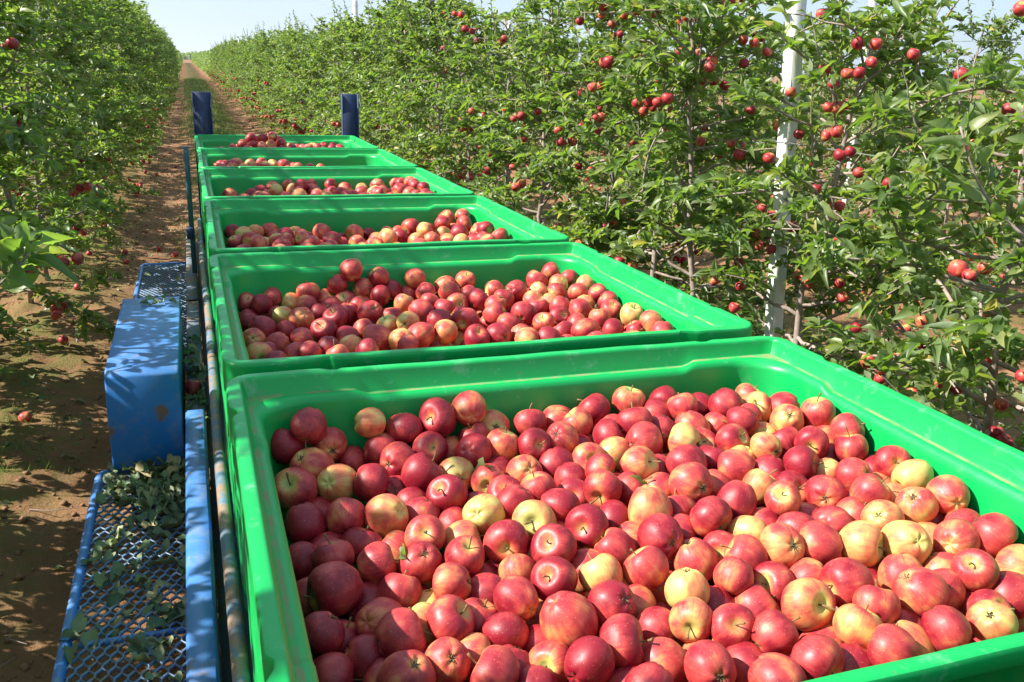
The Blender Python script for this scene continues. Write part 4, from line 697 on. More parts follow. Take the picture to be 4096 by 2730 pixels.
# branches that reach towards the camera
def sprig(tree, pts, tip_leaves, s0, s1, seed, r=.006):
    g = np.random.default_rng(seed); inv = tree.matrix_basis.inverted(); pts = [np.array(inv @ Vector(p)) for p in pts]
    # smooth the path
    t = np.linspace(0, 1, len(pts)); tt = np.linspace(0, 1, 14); P = np.stack([np.interp(tt, t, [p[k] for p in pts]) for k in range(3)], -1)
    for _ in range(2): P[1:-1] = (P[:-2]+P[2:]+2*P[1:-1])/4
    e = MB(); e.tube(P, np.linspace(r, r*.5, 14), 7); b = e.obj('branch', M['bark'], tree, True); dd = P[-1]-P[-3]; dd /= np.linalg.norm(dd)
    st = MB()
    for k in range(tip_leaves):
        fr = 1-.55*(k/tip_leaves)**1.3; i = min(12, int(fr*13)); p = P[i]; a = k*2.4+g.normal(0, .3); side = np.cross(dd, [0, 0, 1]); side /= np.linalg.norm(side); up = np.cross(side, dd)
        d = dd*(.75-.5*(1-fr))+(side*math.cos(a)+up*math.sin(a))*.8+np.array([0, 0, .25]); d /= np.linalg.norm(d); q = p+d*.035
        st.tube([p, p+d*.018+np.array([0, 0, .002]), q], .0014, 4, False)
        leaf_obj(LEAF_ME[k % 6], q, d, np.array([0, 0, 1.])+g.normal(0, .45, 3), g.uniform(s0, s1), b)
    st.obj('leaf_stalk', M['petiole'], b)
LT_ = [t for t in TREES if t[0] == -1.35]; RT_ = [t for t in TREES if t[0] == 2.5]
lt = LT_[1][2]; rt0 = RT_[0][2]; rt1 = RT_[1][2]
sprig(lt, [(-1.3, 2.38, 1.15), (-.85, 2.45, 1.16), (-.60, 2.49, 1.33), (-.52, 2.49, 1.42)], 22, .085, .125, 1, .007)
sprig(lt, [(-1.3, 2.45, 1.35), (-.95, 2.9, 1.35), (-.72, 3.1, 1.40)], 16, .07, .10, 2)
sprig(rt0, [(2.5, .8, 1.25), (2.1, 1.15, 1.55), (1.92, 1.27, 1.72), (1.84, 1.30, 1.90)], 18, .06, .088, 3, .006)
sprig(rt1, [(2.5, 1.66, 1.1), (2.25, 1.5, 1.12), (2.05, 1.45, 1.2)], 16, .05, .075, 5)
sprig(RT_[3][2], [(2.5, 3.4, .95), (2.25, 3.2, 1.0), (2.05, 3.05, .98)], 18, .045, .07, 8)

# rows that run on into the distance, too far to tell the trees apart
def hedge(row, y0, y1, n, h, seed, lab):
    g = np.random.default_rng(seed); y = y0+(y1-y0)*g.random(n)**1.3; top = h*(.85+.25*fbm(y*.9, y*0, 3, seed)); z = .35+(top-.35)*g.random(n)**.8
    w = .62*(1-.6*((z-.35)/(h))**2); x = row+w*np.sign(g.normal(0, 1, n))*g.random(n)**.4
    D = g.normal(0, 1, (n, 3)); D /= np.linalg.norm(D, axis=1)[:, None]; U = g.normal(0, .6, (n, 3))+[0, 0, 1]
    tag(link('distant_trees', leaves_mesh('distant_trees', np.stack([x, y, z], -1), D, U, .16+.10*(y-y0)/(y1-y0)+0*y, M['leaf'], [leaf_template(2, .2, .3, 0, .36)])), lab, kind='stuff')
hedge(2.5, 84, 300, 42000, 2.5, 1, 'far end of the right apple row reading as one green hedge')
hedge(-1.35, 83, 300, 42000, 2.75, 2, 'far end of the left apple row reading as one green hedge')
hedge(6.35, 46, 200, 16000, 2.4, 3, 'far end of the second apple row to the right')
hedge(10.2, 40, 160, 12000, 2.4, 4, 'far end of the third apple row to the right')
# line of trees on the plain
g = np.random.default_rng(9); n = 5000; x = g.uniform(-60, 60, n); D = g.normal(0, 1, (n, 3)); top = 1.5+4.5*fbm(x*.12, x*0, 3, 5)
tag(link('treeline', leaves_mesh('treeline', np.stack([x, 560+g.normal(0, 3, n), top*g.random(n)], -1), D, g.normal(0, 1, (n, 3))+[0, 0, .5], np.full(n, 1.4), M['leaf'], [leaf_template(2, .2, .3, 0, .4)])), 'dark line of far trees beyond the end of the track', kind='stuff')

# ------------------------------------------------------------------ trellis posts and wires
e = MB()
e.box(-.034, .034, -.031, .031, -.2, 2.9, .008)
POST = e.mesh('post_shaft', M['concrete'])
e = MB()
for z in (.75, 1.35, 1.73, 2.35, 2.82):
    e.tube([(.049*math.cos(a)*1.0, .043*math.sin(a), z+.004*math.sin(3*a)) if False else (max(-.0355, min(.0355, .07*math.cos(a))), max(-.0325, min(.0325, .07*math.sin(a))), z) for a in np.linspace(0, 2*math.pi, 17)], .0022, 5, False)
TIE = e.mesh('wire_tie', M['wire'])
def post(x, y, lab, grp, lean=(0, 0), z=0):
    r = empty('trellis_post', (x, y, z), lab, 'post', grp); r.rotation_euler = (lean[0], lean[1], trng.normal(0, .1)); link('post_shaft', POST, r); link('wire_tie', TIE, r); return r
p0 = post(2.5, 2.82, 'tall white concrete post standing close among the right hand apple trees', 'concrete trellis posts', (-.055, -.01))
names = ['first', 'second', 'third', 'fourth', 'fifth', 'sixth', 'seventh']
for i, y in enumerate((14.05, 25.0, 35.4, 47.1, 58, 69, 80)):
    post(2.5, y, 'grey concrete post above the right row, %s beyond the big white post' % names[i], 'concrete trellis posts', (trng.normal(0, .012), trng.normal(0, .012)))
for y in (9.6, 20.6, 31.6, 42.6):
    post(-1.35, y, 'concrete post mostly hidden in the dense left apple row', 'concrete posts hidden in the left row')
for i, y in enumerate((7.2, 18.2, 29.2, 40.2)):
    post(6.35, y, 'pale concrete post in the second row, %s from the camera' % names[i], 'concrete posts in the second row')
for row, y0, lab in ((2.5, -3, 'right row'), (-1.35, -3, 'left row'), (6.35, 0, 'second row to the right')):
    for z, zl in ((.75, 'lowest'), (1.35, 'second lowest'), (1.73, 'middle'), (2.35, 'upper'), (2.82, 'top')):
        e = MB(); ys = np.arange(y0, 96, 1.5)
        for s in (0, math.pi): e.tube([(row-.052+.0022*math.cos(y*31+s), y, z+.0022*math.sin(y*31+s)-.018*math.sin(math.pi*((y-2.8) % 11)/11)) for y in ys], .0012, 4, False)
        tag(e.obj('trellis_wire', M['wire']), '%s galvanised trellis wire of the %s' % (zl, lab), 'wire', 'trellis wires')

# ------------------------------------------------------------------ trailer
tr = empty('orchard_trailer', (0, 0, 0), 'long blue low trailer carrying six green apple bins, mesh steps on its left side', 'trailer')
e = MB(); e.box(.04, 1.16, -.35, 6.98, .60, .688, .006); e.obj('deck', M['deck'], tr)
e = MB(); e.box(-.112, -.046, -.6, 2.66, .58, .80, .008); e.obj('side_beam', M['blue'], tr)
e = MB(); e.box(-.112, -.046, 2.664, 7.0, .55, .70, .006); e.box(-.112, -.05, 3.35, 3.40, .705, .735); e.box(-.112, -.05, 4.65, 5.3, .705, .712); e.obj('side_beam', M['deck'], tr)
e = MB(); e.box(-.044, .038, -.6, 7.0, .56, .60); e.obj('under_plate', M['deck'], tr)
e = MB(); e.box(1.20, 1.27, -.6, 7.0, .58, .76, .008); e.obj('side_beam', M['blue'], tr)
e = MB(); ys = np.linspace(-.6, 6.2, 60)
e.tube([(-.009+.0025*math.sin(y*2.3), y, .90+.004*math.sin(y*3.1)) for y in ys], .0165, 12); e.obj('pipe_rail', M['pipe'], tr, True)
for y in (.4, 1.75, 3.1, 4.4, 5.8):
    e = MB(); e.box(-.024, -.004, y, y+.03, .60, .885); e.obj('rail_bracket', M['blue'], tr)
# C-shaped steel stakes
def stake(x0, x1, y, z0, z1, mat, name='stake'):
    e = MB(); w = .008
    e.box(x0, x1, y+.05, y+.05+w, z0, z1); e.box(x0, x0+w, y, y+.048, z0, z1); e.box(x1-w, x1, y, y+.048, z0, z1)
    return bevel(e.obj(name, mat, tr), .002, 1)
stake(.0, .14, 6.90, .55, 1.755, M['blue_dark']); stake(1.125, 1.26, 6.90, .55, 1.76, M['blue_dark'])
e = MB(); e.box(-.075, -.045, 5.38, 5.42, .5, 1.485, .003); e.obj('side_stake', M['teal'], tr)
e = MB(); e.box(-.092, -.047, 5.36, 5.44, .92, .99, .004); e.obj('stake_clamp', M['blue_dark'], tr)
# mudguard box
prof = [(3.98, .53), (3.98, .885), (3.965, .90), (2.865, .90), (2.835, .885), (2.80, .735), (2.815, .525)]
e = MB(); V = [(x, y, z) for x in (-.385, -.128) for y, z in prof]; k = len(prof)
e.add(V, [(i, i+k, (i+1) % k+k, (i+1) % k) for i in range(k)], [(0, i, i+1) for i in range(1, k-1)]+[(k, k+i+1, k+i) for i in range(1, k-1)])
bevel(e.obj('mudguard', M['blue'], tr), .008, 2)
# expanded-metal steps
def step(y0, y1, x0, x1, z, cross):
    e = MB(); rr = .0165; c = .05
    path = [(x1, y1, z), (x0+c, y1, z)]+[(x0+c-c*math.sin(a), y1-c+c*math.cos(a), z) for a in np.linspace(0, math.pi/2, 6)][1:]+[(x0, y0+c, z)]+[(x0+c-c*math.cos(a), y0+c-c*math.sin(a), z) for a in np.linspace(0, math.pi/2, 6)][1:]+[(x1, y0, z)]
    e.tube(path, rr, 10)
    for yc in cross: e.tube([(x0, yc, z-.006), (x1, yc, z-.006)], .010, 8)
    e.obj('step_frame', M['blue'], tr, True)
    m = MB(); cw, ch = .032, .066; hw = .0026
    nx = int((x1-x0-.01)/cw)+1; ny = int((y1-y0-.02)/(ch/2))
    def strand(a, b):
        a = np.array(a); b = np.array(b); d = b-a; l = np.linalg.norm(d); n_ = np.array([-d[1], d[0], 0])/l*hw; u = np.array([0, 0, .0035])
        V = [a-n_-u, a+n_-u, a+n_+u*1.6, a-n_+u*.4, b-n_-u, b+n_-u, b+n_+u*1.6, b-n_+u*.4]
        m.add(V, [(0, 1, 5, 4), (1, 2, 6, 5), (2, 3, 7, 6), (3, 0, 4, 7)])
    for j in range(ny):
        yb = y0+.012+j*ch/2
        for i in range(nx):
            xb = x0+.006+i*cw+(cw/2 if j % 2 else 0)
            if xb > x1-.004: continue
            # hexagonal cell: bond then two slanting strands
            a = (xb, yb, z); t_ = (xb, min(yb+ch*.22, y1), z)
            strand(a, t_)
            for s in (-1, 1):
                xe = xb+s*cw/2
                if x0 < xe < x1 and yb+ch/2 < y1: strand(t_, (xe, yb+ch/2, z))
    mm = m.obj('step_mesh', M['mesh_metal'], tr)
step(.75, 2.86, -.435, -.113, .50, (1.75,)); step(4.05, 6.62, -.435, -.113, .50, (4.6, 5.6))
# wheels
def wheel(x, y, z, r, w):
    e = MB(); th = np.linspace(0, 2*math.pi, 41)[:-1]; prof2 = [(-w/2, .62), (-w/2, .9), (-w*.42, .98), (0, 1.0), (w*.42, .98), (w/2, .9), (w/2, .62)]
    V = [(x+px, y+r*pr*math.cos(a), z+r*pr*math.sin(a)) for a in th for px, pr in prof2]; q = []
    for i in range(40):
        for j in range(6): q.append((i*7+j, i*7+j+1, ((i+1) % 40)*7+j+1, ((i+1) % 40)*7+j))
    e.add(V, q); w_ = empty('wheel', (0, 0, 0)); w_.parent = tr; e.obj('tyre', M['rubber'], w_, True)
    e = MB(); e.tube([(x-w*.3, y, z), (x+w*.3, y, z)], r*.63, 24); e.tube([(x-w*.42, y, z), (x+w*.42, y, z)], r*.18, 12); e.obj('rim', M['deck'], w_)
for x in (-.255, 1.42):
    for y in (3.4,): wheel(x, y, .375, .375, .21)
e = MB(); e.tube([(-.25, 3.4, .375), (1.42, 3.4, .375)], .035, 10); e.obj('axle', M['deck'], tr)
e = MB(); e.box(.3, .4, -.6, 8.6, .42, .56); e.box(.8, .9, -.6, 7.0, .42, .56); e.obj('chassis_rail', M['blue'], tr)
e = MB(); e.box(1.27, 1.56, 2.85, 3.98, .80, .84, .01); e.obj('mudguard', M['blue'], tr)
for x in (.15, 1.05):
    e = MB(); e.tube([(x, -.4, 0), (x, -.4, .6)], .03, 8); e.obj('prop_leg', M['deck'], tr)

# ------------------------------------------------------------------ green bins
BW, BD, BH = 1.2, 1.085, .76
PITCH = 1.1418
RIM = 1.45
def sstep(x, a, b): t = np.clip((x-a)/(b-a), 0, 1); return t*t*(3-2*t)
def perim(step=.014):
    """straight-side stations; returns for every station the side, distance to the nearest corner"""
    pts = []
    for side, Ls in ((0, BW), (1, BD), (2, BW), (3, BD)):
        k = int(round(Ls/step)); pts += [(side, Ls*(i/k), Ls) for i in range(k)]
    return pts
PS = perim(); NP = len(PS)
def ring(inset, z, rc, dz=None, din=None):
    """rounded rectangle, inset per station, corner radius rc"""
    out = np.zeros((NP, 3))
    for i, (s, a, Ls) in enumerate(PS):
        d = min(a, Ls-a); ii = inset+(din(d, s, a) if din else 0.0); zz = z+(dz(d, s, a) if dz else 0.0)
        x0, x1, y0, y1 = ii, BW-ii, ii, BD-ii
        u = a/Ls
        if s == 0: p = (x0+(x1-x0)*u, y0)
        elif s == 1: p = (x1, y0+(y1-y0)*u)
        elif s == 2: p = (x1-(x1-x0)*u, y1)
        else: p = (x0, y1-(y1-y0)*u)
        px, py = p
        # pull corner points onto the arc
        cx = x0+rc if px < x0+rc else (x1-rc if px > x1-rc else None); cy_ = y0+rc if py < y0+rc else (y1-rc if py > y1-rc else None)
        if cx is not None and cy_ is not None:
            vx, vy = px-cx, py-cy_; m = max(abs(vx), abs(vy)); l = math.hypot(vx, vy)
            if l > 1e-9: px, py = cx+vx/l*m, cy_+vy/l*m
        out[i] = (px, py, zz)
    return out
def loft(rings):
    V = np.concatenate(rings); q = []
    i = np.arange(NP); j = (i+1) % NP
    for k in range(len(rings)-1): q.append(np.stack([k*NP+i, k*NP+j, (k+1)*NP+j, (k+1)*NP+i], -1))
    return V, np.concatenate(q)
jog = lambda d, s, a: -.011*float(sstep(d, .205, .235))
notch = lambda d, s, a: .012*float(sstep(d, .165, .185)-sstep(d, .20, .215))+.004*float(sstep(d, .21, .225))
lipz = lambda d, s, a: 0.0008*math.sin(a*9+s*2)+.0004*math.sin(a*37)
rib = lambda d, s, a: (.011*float((a*1000) % 62 < 30)) if d > .07 else 0.0
lipd = lambda d, s, a: .044*float(sstep(d, .20, .225))
win = lambda d, s, a: -.019*float(1-sstep(d, .20, .225))
rece = lambda d, s, a: -.020*float(sstep(d, .20, .26))
# outside of the tub, from the foot up, then the lip, then down the inside
side = lambda d, s, a: (-.017 if s in (1, 3) else 0.0)*float(sstep(d, .0, .08))
ribs = lambda d, s, a: side(d, s, a)+(.55 if s in (1, 3) else 1)*rib(d, s, a)
winf = lambda d, s, a: win(d, s, a) if s in (0, 2) else -.019
out_rings = [ring(.060, -.66, .05), ring(.036, -.60, .05, None, side), ring(.031, -.585, .05, None, ribs), ring(.031, -.36, .05, None, ribs), ring(.028, -.345, .05, None, side), ring(.028, -.315, .05, None, side),
             ring(.029, -.30, .05, None, ribs), ring(.028, -.125, .05, None, ribs), ring(.028, -.11, .05, None, winf), ring(.028, -.075, .05, lipd, winf)]
Vo, Qo = loft(out_rings)
lip_rings = [ring(.028, -.075, .05, lipd, winf), ring(.004, -.072, .050, lipd, notch), ring(.000, -.066, .050, lipd, notch), ring(.000, -.009, .050, lipz, notch), ring(.000, -.006, .050, lipz, notch), ring(.002, -.0015, .050, lipz, notch), ring(.0055, 0, .047, lipz, notch), ring(.008, .0, .045, lipz, notch),
             ring(.021, .0, .020, lipz), ring(.0245, -.0008, .018, lipz), ring(.0268, -.0035, .016, lipz), ring(.0276, -.007, .014, lipz), ring(.0335, -.030, .012, jog), ring(.0355, -.0335, .010, jog)]
Vl, Ql = loft(lip_rings)
led = [ring(.0355, -.0335, .010, jog), ring(.0435, -.0345, .070, jog)]
Vd, Qd = loft(led)
inner = [ring(.0435, -.0345, .070, jog), ring(.046, -.0345, .073, jog), ring(.051, -.0365, .08, jog), ring(.055, -.0405, .085, jog), ring(.0575, -.047, .09, jog), ring(.058, -.052, .09, jog), ring(.059, -.075, .095), ring(.062, -.150, .10), ring(.067, -.166, .10, None, lambda *k: .3*rece(*k)), ring(.068, -.176, .10, None, rece),
         ring(.072, -.40, .11, None, rece), ring(.085, -.62, .11), ring(.15, -.635, .09)]
Vi, Qi = loft(inner)
ci = len(Vi); Vi = np.vstack([Vi, [[BW/2, BD/2, -.635]]]); k0 = (len(inner)-1)*NP
Ti = np.array([(k0+i, k0+(i+1) % NP, ci) for i in range(NP)])
co = len(Vo); Vo2 = np.vstack([Vo, [[BW/2, BD/2, -.66]]]); To = np.array([((i+1) % NP, i, co) for i in range(NP)])
ME_OUT = mesh_np('outer_wall', Vo2, [Qo, To], M['plastic'], True); ME_LIP = mesh_np('rim', Vl, [Ql], M['lip'], True)
ME_LED = mesh_np('ledge', Vd, [Qd], M['ledge'], True); ME_INN = mesh_np('inner_wall', Vi, [Qi, Ti], M['plastic'], True)
for me in (ME_OUT, ME_LIP, ME_INN):
    try: me.set_sharp_from_angle(angle=RAD(38))
    except Exception: pass
e = MB()
for y in (.06, .48, .90): e.box(.08, 1.12, y, y+.12, -BH, -.662, .01)
ME_SKID = e.mesh('skid', M['plastic'])
BINS = []
blabs = ['green plastic apple bin nearest the camera, filled with large red and yellow apples', 'green plastic apple bin, second from the camera, one apple perched high at its back',
         'green plastic apple bin, third from the camera, half hidden apples behind its near rim', 'green plastic apple bin, fourth from the camera, beside the teal side stake',
         'green plastic apple bin, fifth from the camera, few apples showing over its rim', 'farthest green plastic apple bin, against the two blue stakes, dark apples heaped in it', 'green plastic bin of which only the rim corner shows at the lower right']
for b in [0, 1, 2, 3, 4, 5, -1]:
    r = empty('apple_bin', (0, b*PITCH, RIM), blabs[b], 'bin', 'green plastic bins in line on the trailer')
    r.rotation_euler = (0, 0, [0, .004, -.003, .003, -.002, .002, 0][b])
    for nm, me in (('outer_wall', ME_OUT), ('rim', ME_LIP), ('ledge', ME_LED), ('inner_wall', ME_INN), ('skid', ME_SKID)): link(nm, me, r)
    BINS.append(r)
# next bin, of which only the lip shows in the corner of the picture, is not built; the near bin ends at y = 0

# ------------------------------------------------------------------ apples in the bins
CN = ['yellow green', 'yellow green', 'pale yellow', 'golden', 'orange yellow', 'orange red', 'rosy', 'red', 'crimson', 'dark red']
H = np.array(HEAP); Bn = (H[:, 1] > PITCH-.02).astype(int)
# the largest ones one by one, the rest of the heaps as one mass
dist = np.linalg.norm(H[:, :3]-camv, axis=1); size = H[:, 3]/dist
mob = np.zeros(len(H)); 
vis_rank = np.argsort(-size)
# apples buried deep under others show least
depth = np.array([sum(1 for j in range(len(H)) if np.linalg.norm(H[j, :3]-H[i, :3]) < .09 and (H[j, 2]-H[i, 2]) > .02) for i in range(len(H))])
score = size*1000-depth*2.5; order = np.argsort(-score); SEL = set(order[:283].tolist())
colx = ['far left', 'left', 'middle', 'right', 'far right']
def zone(p, b):
    u = (p[1]-b*PITCH)/BD; v = p[0]/BW
    r = 'back' if u > .78 else ('middle' if u > .45 else ('front' if u < .28 else 'centre front'))
    return (['back row', 'middle', 'centre front', 'front'][['back', 'middle', 'centre front', 'front'].index(r)], colx[min(4, int(v*5))], r)
labels = {}
pick = sorted(SEL)
def endname(i):
    ax = H[i, 5:8]; v = (camv-H[i, :3]); v /= np.linalg.norm(v); d = float(ax@v)
    return 'stem end showing' if d > .45 else ('flower end showing' if d < -.45 else ('lying sideways' if abs(ax[2]) < .5 else 'smooth cheek showing'))
szw = lambda r: 'large' if r > .0368 else ('small' if r < .0325 else 'mid sized')
for i in pick:
    z_ = zone(H[i], Bn[i]); best = None
    nb = [(np.linalg.norm(H[j, :3]-H[i, :3]), j) for j in pick if j != i]; nb.sort()
    labels[i] = (szw(H[i, 3]), CN[int(H[i, 4])], endname(i), 'nearest bin' if Bn[i] == 0 else 'second bin', z_[2], z_[1], nb)
def mk(i, lvl):
    s, c, en, bn, r, x, nb = labels[i]; t = '%s %s apple, %s, %s of %s, %s' % (s, c, en, r, bn, x)
    if lvl: 
        j = nb[lvl-1][1]; dx = H[i, 0]-H[j, 0]; dy = H[i, 1]-H[j, 1]; w = ('right of' if dx > 0 else 'left of') if abs(dx) > abs(dy) else ('behind' if dy > 0 else 'before')
        t = '%s apple, %s, %s of %s, %s %s one' % (c, en, r+' '+x, bn, w, CN[int(H[j, 4])])
    return t
final = {}; used = {}
base = {i: mk(i, 0) for i in pick}
from collections import Counter
cnt = Counter(base.values())
for i in pick:
    t = base[i]
    if cnt[t] > 1 or t in used:
        for lv in (1, 2, 3, 4, 5):
            t2 = mk(i, lv)
            if t2 not in used: t = t2; break
    while t in used: t = t.replace(' apple,', ' apple with a blotch,', 1) if False else t+' again'
    used[t] = i; final[i] = ' '.join(t.split()[:22])
for i in pick:
    h = H[i]; o = put_apple(h[:3], h[3], h[5:8], h[4], i, 'apple', None, Bn[i] == 1 and False)
    tag(o, final[i], 'apple', 'apples heaped in the %s' % ('nearest bin' if Bn[i] == 0 else 'second bin'))
# fill: drop apples one after another on what lies below
prg = np.random.default_rng(31)
FP, FR, FB = [], [], []
def deposit(b, fixed, surface, n, z0):
    P = [np.array([-9., -9, -9])]; R = [.03]; 
    for f in fixed: P.append(np.array(f[:3])); R.append(f[3])
    P = list(P); A = np.array(P); Rr_ = np.array(R); got = []
    y0 = b*PITCH
    for _ in range(n):
        r = prg.uniform(.031, .039); best = None
        for _t in range(5):
            x = prg.uniform(.066+r, BW-.066-r); y = prg.uniform(.066+r, BD-.066-r)+y0
            dxy = np.hypot(A[:, 0]-x, A[:, 1]-y); s = (Rr_+r)*.985; m = dxy < s; z = z0+r
            if m.any(): z = max(z, float((A[m, 2]+np.sqrt(s[m]**2-dxy[m]**2)).max()))
            if best is None or z-surface(x, y-y0) < best[2]-surface(best[0], best[1]-y0): best = (x, y, z)
        x, y, z = best
        if z > surface(x, y-y0): continue
        A = np.vstack([A, [x, y, z]]); Rr_ = np.append(Rr_, r); got.append((x, y, z, r))
    return got
def gapfill(b, fixed, zs, n):
    A = np.array([f[:3] for f in fixed]); Rr_ = np.array([f[3] for f in fixed]); got = []; y0 = b*PITCH
    for zc in zs:
        for _ in range(n):
            r = prg.uniform(.033, .037); x = prg.uniform(.08+r, BW-.08-r); y = prg.uniform(.08+r, BD-.08-r)+y0; p = np.array([x, y, zc(x, y-y0)])
            if x < .42 and y-y0 > .74: continue
            d = np.linalg.norm(A-p, axis=1)-(Rr_+r)*.93
            if d.min() > 0: A = np.vstack([A, p]); Rr_ = np.append(Rr_, r); got.append((*p, r))
    return got
for b in (0, 1):
    fx = [tuple(h[:4]) for h in H[Bn == b]]
    fx0 = list(fx)
    if b == 0:  # the strip behind the near rim that no listed apple covers
        pass
    z = [(lambda dz: (lambda x, y: 1.225+.075*x+.06*y-dz))(dz) for dz in (.055, .075, .10, .13)]
    got = gapfill(b, fx, z, 1500)
    lim = .20 if b == 0 else .36
    front = gapfill(b, fx+got, [lambda x, y: 1.235+.075*x+.06*y-.012 if y < lim else -5], 900)
    for q in got+[f for f in front if f[2] > 0]: FP.append(q[:3]); FR.append(q[3])
surf = {2: lambda x, y: 1.325+.03*x+.02*math.sin(x*6+1), 3: lambda x, y: 1.34+.06*x+.02*math.sin(x*9)*math.sin(y*6), 4: lambda x, y: 1.35+.03*math.sin(x*5)+.015*math.cos(y*9), 5: lambda x, y: 1.355+.15*math.exp(-((x-.46)/.2)**2-((y-.45)/.28)**2)+.03*math.exp(-((x-.9)/.25)**2)}
surf[-1] = lambda x, y: 1.27
for b in (2, 3, 4, 5, -1):
    for q in deposit(b, [], surf[b], 620, 1.14): FP.append(q[:3]); FR.append(q[3])
rest = [i for i in range(len(H)) if i not in SEL]
AX = [tuple(prg.normal(0, 1, 3)) for _ in FP]+[tuple(H[i, 5:8]) for i in rest]
BL = list(np.clip(prg.normal(.66, .22, len(FP)), .15, 1))+[blush_of(H[i, 4]) for i in rest]
FP += [tuple(H[i, :3]) for i in rest]; FR += [H[i, 3] for i in rest]
tag(link('apples', apples_mesh('apples', FP, FR, AX, BL)), 'red and yellow apples heaped in the four far bins and in the gaps of the near ones', kind='stuff')
# stems of the heaped mass
e_n = 0; Vs = []; Qs = []; Ts = []; off = 0
for i in range(len(FP)):
    if i % 2: continue
    me = AX[i]; q = np.array(axis_quat(me, i*1.7).to_matrix()); pts = np.array([(0, 0, .55), (.05, 0, .85), (.12, 0, 1.15)])*FR[i]; W = pts@q.T+np.array(FP[i])
    m = MB(); m.tube(W, .0013, 4, True); Vs.append(m.V[0]); Qs.append(m.Q[0]+off); Ts.append(m.T[0]+off); off += m.n
tag(link('apple_stems', mesh_np('apple_stems', np.concatenate(Vs), [np.concatenate(Qs), np.concatenate(Ts)], M['stem'])), 'short brown stems of the heaped apples in the far bins', kind='stuff')

# ------------------------------------------------------------------ fallen apples
glab = {12: 'shaded fallen apple', 13: 'wrinkled orange red apple lying alone in the left rut', 14: 'dull red apple lying on soil nearest the lower left corner'}
for j, (x, y, r) in enumerate(GROUND_FRUIT):
    z = float(ground_h(np.array([x]), np.array([y]))[0])+r*.82
    a = prg.normal(0, 1, 3); o = put_apple((x, y, z), r, a, int(prg.integers(5, 9)), j)
    if j < 8: lab = 'fallen apple in the little heap on the left side of the dirt track'; grp = 'fallen apples in a little heap on the track'
    else:
        lab = {8: 'lone fallen apple in the track just beyond the little apple heap', 9: 'fallen apple farthest up the left rut, beyond the heap', 10: 'pinkish fallen apple, upper of two in leaf shade by the left row', 11: 'fallen apple, lower of two in leaf shade by the left row',
               12: 'wrinkled orange red apple lying alone in the left rut', 13: 'dull red fallen apple lying nearest the lower left corner', 14: 'small fallen apple below the wispy weed tuft', 15: 'fallen apple on the track just left of the trailer beam', 16: 'fallen apple by the upper left rut under the leaves',
               17: 'small yellow fallen apple on soil behind the right hand trunks', 18: 'fallen apple half shaded on soil below the right hand branches', 19: 'fallen apple on the sunlit alley seen past the concrete post'}[j]; grp = 'fallen apples on the ground'
    tag(o, lab, 'apple', grp)
n = 130
x = np.where(prg.random(n) < .6, prg.normal(2.15, .3, n), prg.normal(-.85, .22, n)); y = 8+prg.random(n)**1.2*45
FPg = np.stack([x, y, ground_h(x, y)+.025], -1)
tag(link('fallen_apples', apples_mesh('fallen_apples', FPg, prg.uniform(.026, .036, n), prg.normal(0, 1, (n, 3)), prg.uniform(.5, .95, n))), 'many small fallen apples scattered along both edges of the track ahead', kind='stuff')
n = 160; x = prg.uniform(3.2, 8.5, n); y = prg.uniform(3, 16, n)
tag(link('fallen_apples', apples_mesh('fallen_apples', np.stack([x, y, ground_h(x, y)+.022], -1), prg.uniform(.026, .034, n), prg.normal(0, 1, (n, 3)), prg.uniform(.3, .9, n))), 'fallen apples on the sunlit soil behind the right row', kind='stuff')
o = put_apple((-.085, 3.08, .735), .033, (.3, .2, 1), 7, 3); tag(o, 'shaded apple lying in the gap between mudguard box and beam', 'apple', 'fallen apples on the trailer')

# ------------------------------------------------------------------ leaves lying about
lrg = np.random.default_rng(8)
def dropped(x, y, z, s, lab, grp, name='leaf', dry=True, tilt=.35):
    a = lrg.uniform(0, 6.28); d = np.array([math.cos(a), math.sin(a), lrg.normal(0, tilt*.6)]); u = np.array([lrg.normal(0, tilt), lrg.normal(0, tilt), 1.])
    o = leaf_obj((DRY_ME if dry else LEAF_ME)[int(lrg.integers(4))], (x, y, z), d, u, s, None, name); tag(o, lab, 'leaf', grp); return o
for k in range(230):
    if k < 120: x, y = -.13-.27*lrg.random()**1.3, 2.82-abs(lrg.normal(0, .26))
    else: x, y = -.13-abs(lrg.normal(0, .13)), 1.15+1.5*lrg.random()
    if x < -.42: x = -.40
    near_corner = max(0, 1-(abs(y-2.78)+abs(x+.16))*1.7)
    dropped(x, y, .512+.045*near_corner*lrg.random(), lrg.uniform(.04, .075), 'wilted grey green leaf in the loose pile on the near mesh step', 'wilted leaves piled on the near mesh step')
for k in range(10): dropped(-.30+.18*lrg.random(), 3.78+.14*lrg.random(), .908, lrg.uniform(.035, .055), 'pale leaf lying on the far end of the blue mudguard box', 'leaves on the mudguard box')
for k in range(26): dropped(-.095+.04*lrg.random(), 2.75+1.1*lrg.random(), .712+.02*lrg.random(), lrg.uniform(.035, .06), 'wilted leaf caught between the mudguard box and the green bins', 'wilted leaves caught beside the mudguard box')
for k in range(16): dropped(-.15-.25*lrg.random(), 4.2+2.3*lrg.random(), .512, lrg.uniform(.04, .06), 'wilted leaf lying on the far mesh step', 'wilted leaves on the far mesh step')
dropped(.42, .80, 1.34, .05, 'small fresh green leaf poking up between apples in the nearest bin', None, 'leaf', False, .9)
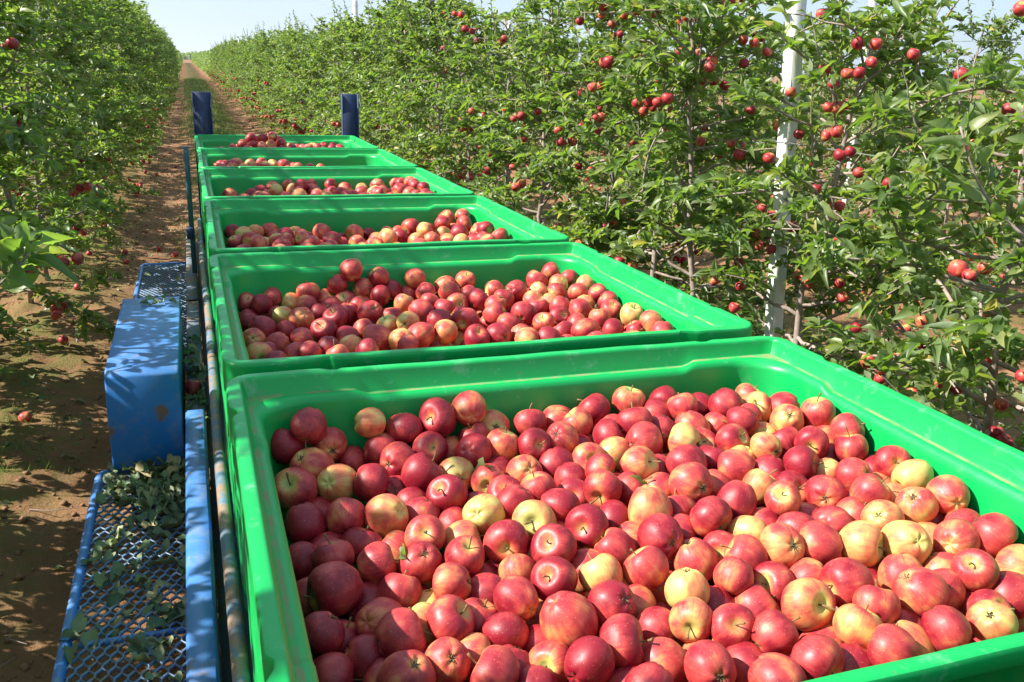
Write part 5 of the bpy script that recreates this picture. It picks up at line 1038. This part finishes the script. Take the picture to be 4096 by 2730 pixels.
dropped(.66, .66, 1.335, .035, 'tiny green leaf tip between apples at the centre of the nearest bin', None, 'leaf', False, .9)
dropped(.235, .62, 1.315, .04, 'narrow pale leaf among shaded apples in the nearest bin', None, 'leaf', False, .6)
n = 1500
x = np.concatenate([lrg.uniform(-2, -.1, n//2), lrg.uniform(1.7, 8, n-n//2)]); y = 1.8+lrg.random(n)*18; a = lrg.uniform(0, 6.28, n)
tag(link('leaf_litter', leaves_mesh('leaf_litter', np.stack([x, y, ground_h(x, y)+.006], -1), np.stack([np.cos(a), np.sin(a), lrg.normal(0, .15, n)], -1), np.stack([lrg.normal(0, .3, n), lrg.normal(0, .3, n), np.ones(n)], -1), lrg.uniform(.03, .065, n), M['leaf_dry_many'], [leaf_template(3, .5, .6, 0, .3)])), 'dry curled leaves scattered on the soil', kind='stuff')
# twigs on the soil
e = MB()
for k in range(70):
    x = lrg.uniform(-1.6, -.4) if k % 3 else lrg.uniform(3, 7); y = lrg.uniform(2, 12); z = float(ground_h(np.array([x]), np.array([y]))[0])+.006; a = lrg.uniform(0, 6.28); l = lrg.uniform(.05, .22)
    e.tube([(x, y, z), (x+math.cos(a)*l*.5, y+math.sin(a)*l*.5, z+.01), (x+math.cos(a+.4)*l, y+math.sin(a+.4)*l, z)], [.003, .0025, .0015], 4, False)
tag(e.obj('twig_litter', M['bark']), 'thin dry twigs lying on the soil', kind='stuff')

# ------------------------------------------------------------------ air
hm = bpy.data.materials.new('haze_air'); hm.use_nodes = True; hn = hm.node_tree; hn.nodes.clear()
hv = N(hn, 'ShaderNodeVolumePrincipled'); hv.inputs['Color'].default_value = (.82, .90, 1.0, 1); hv.inputs['Density'].default_value = .00022; hv.inputs['Anisotropy'].default_value = .3
ho = N(hn, 'ShaderNodeOutputMaterial'); hn.links.new(hv.outputs[0], ho.inputs['Volume'])
e = MB(); e.box(-9400, 9400, -450, 12400, -1.5, 130); tag(e.obj('haze', hm), 'thin pale haze over the orchard and the far hills', kind='stuff')
cy.volume_bounces = 0
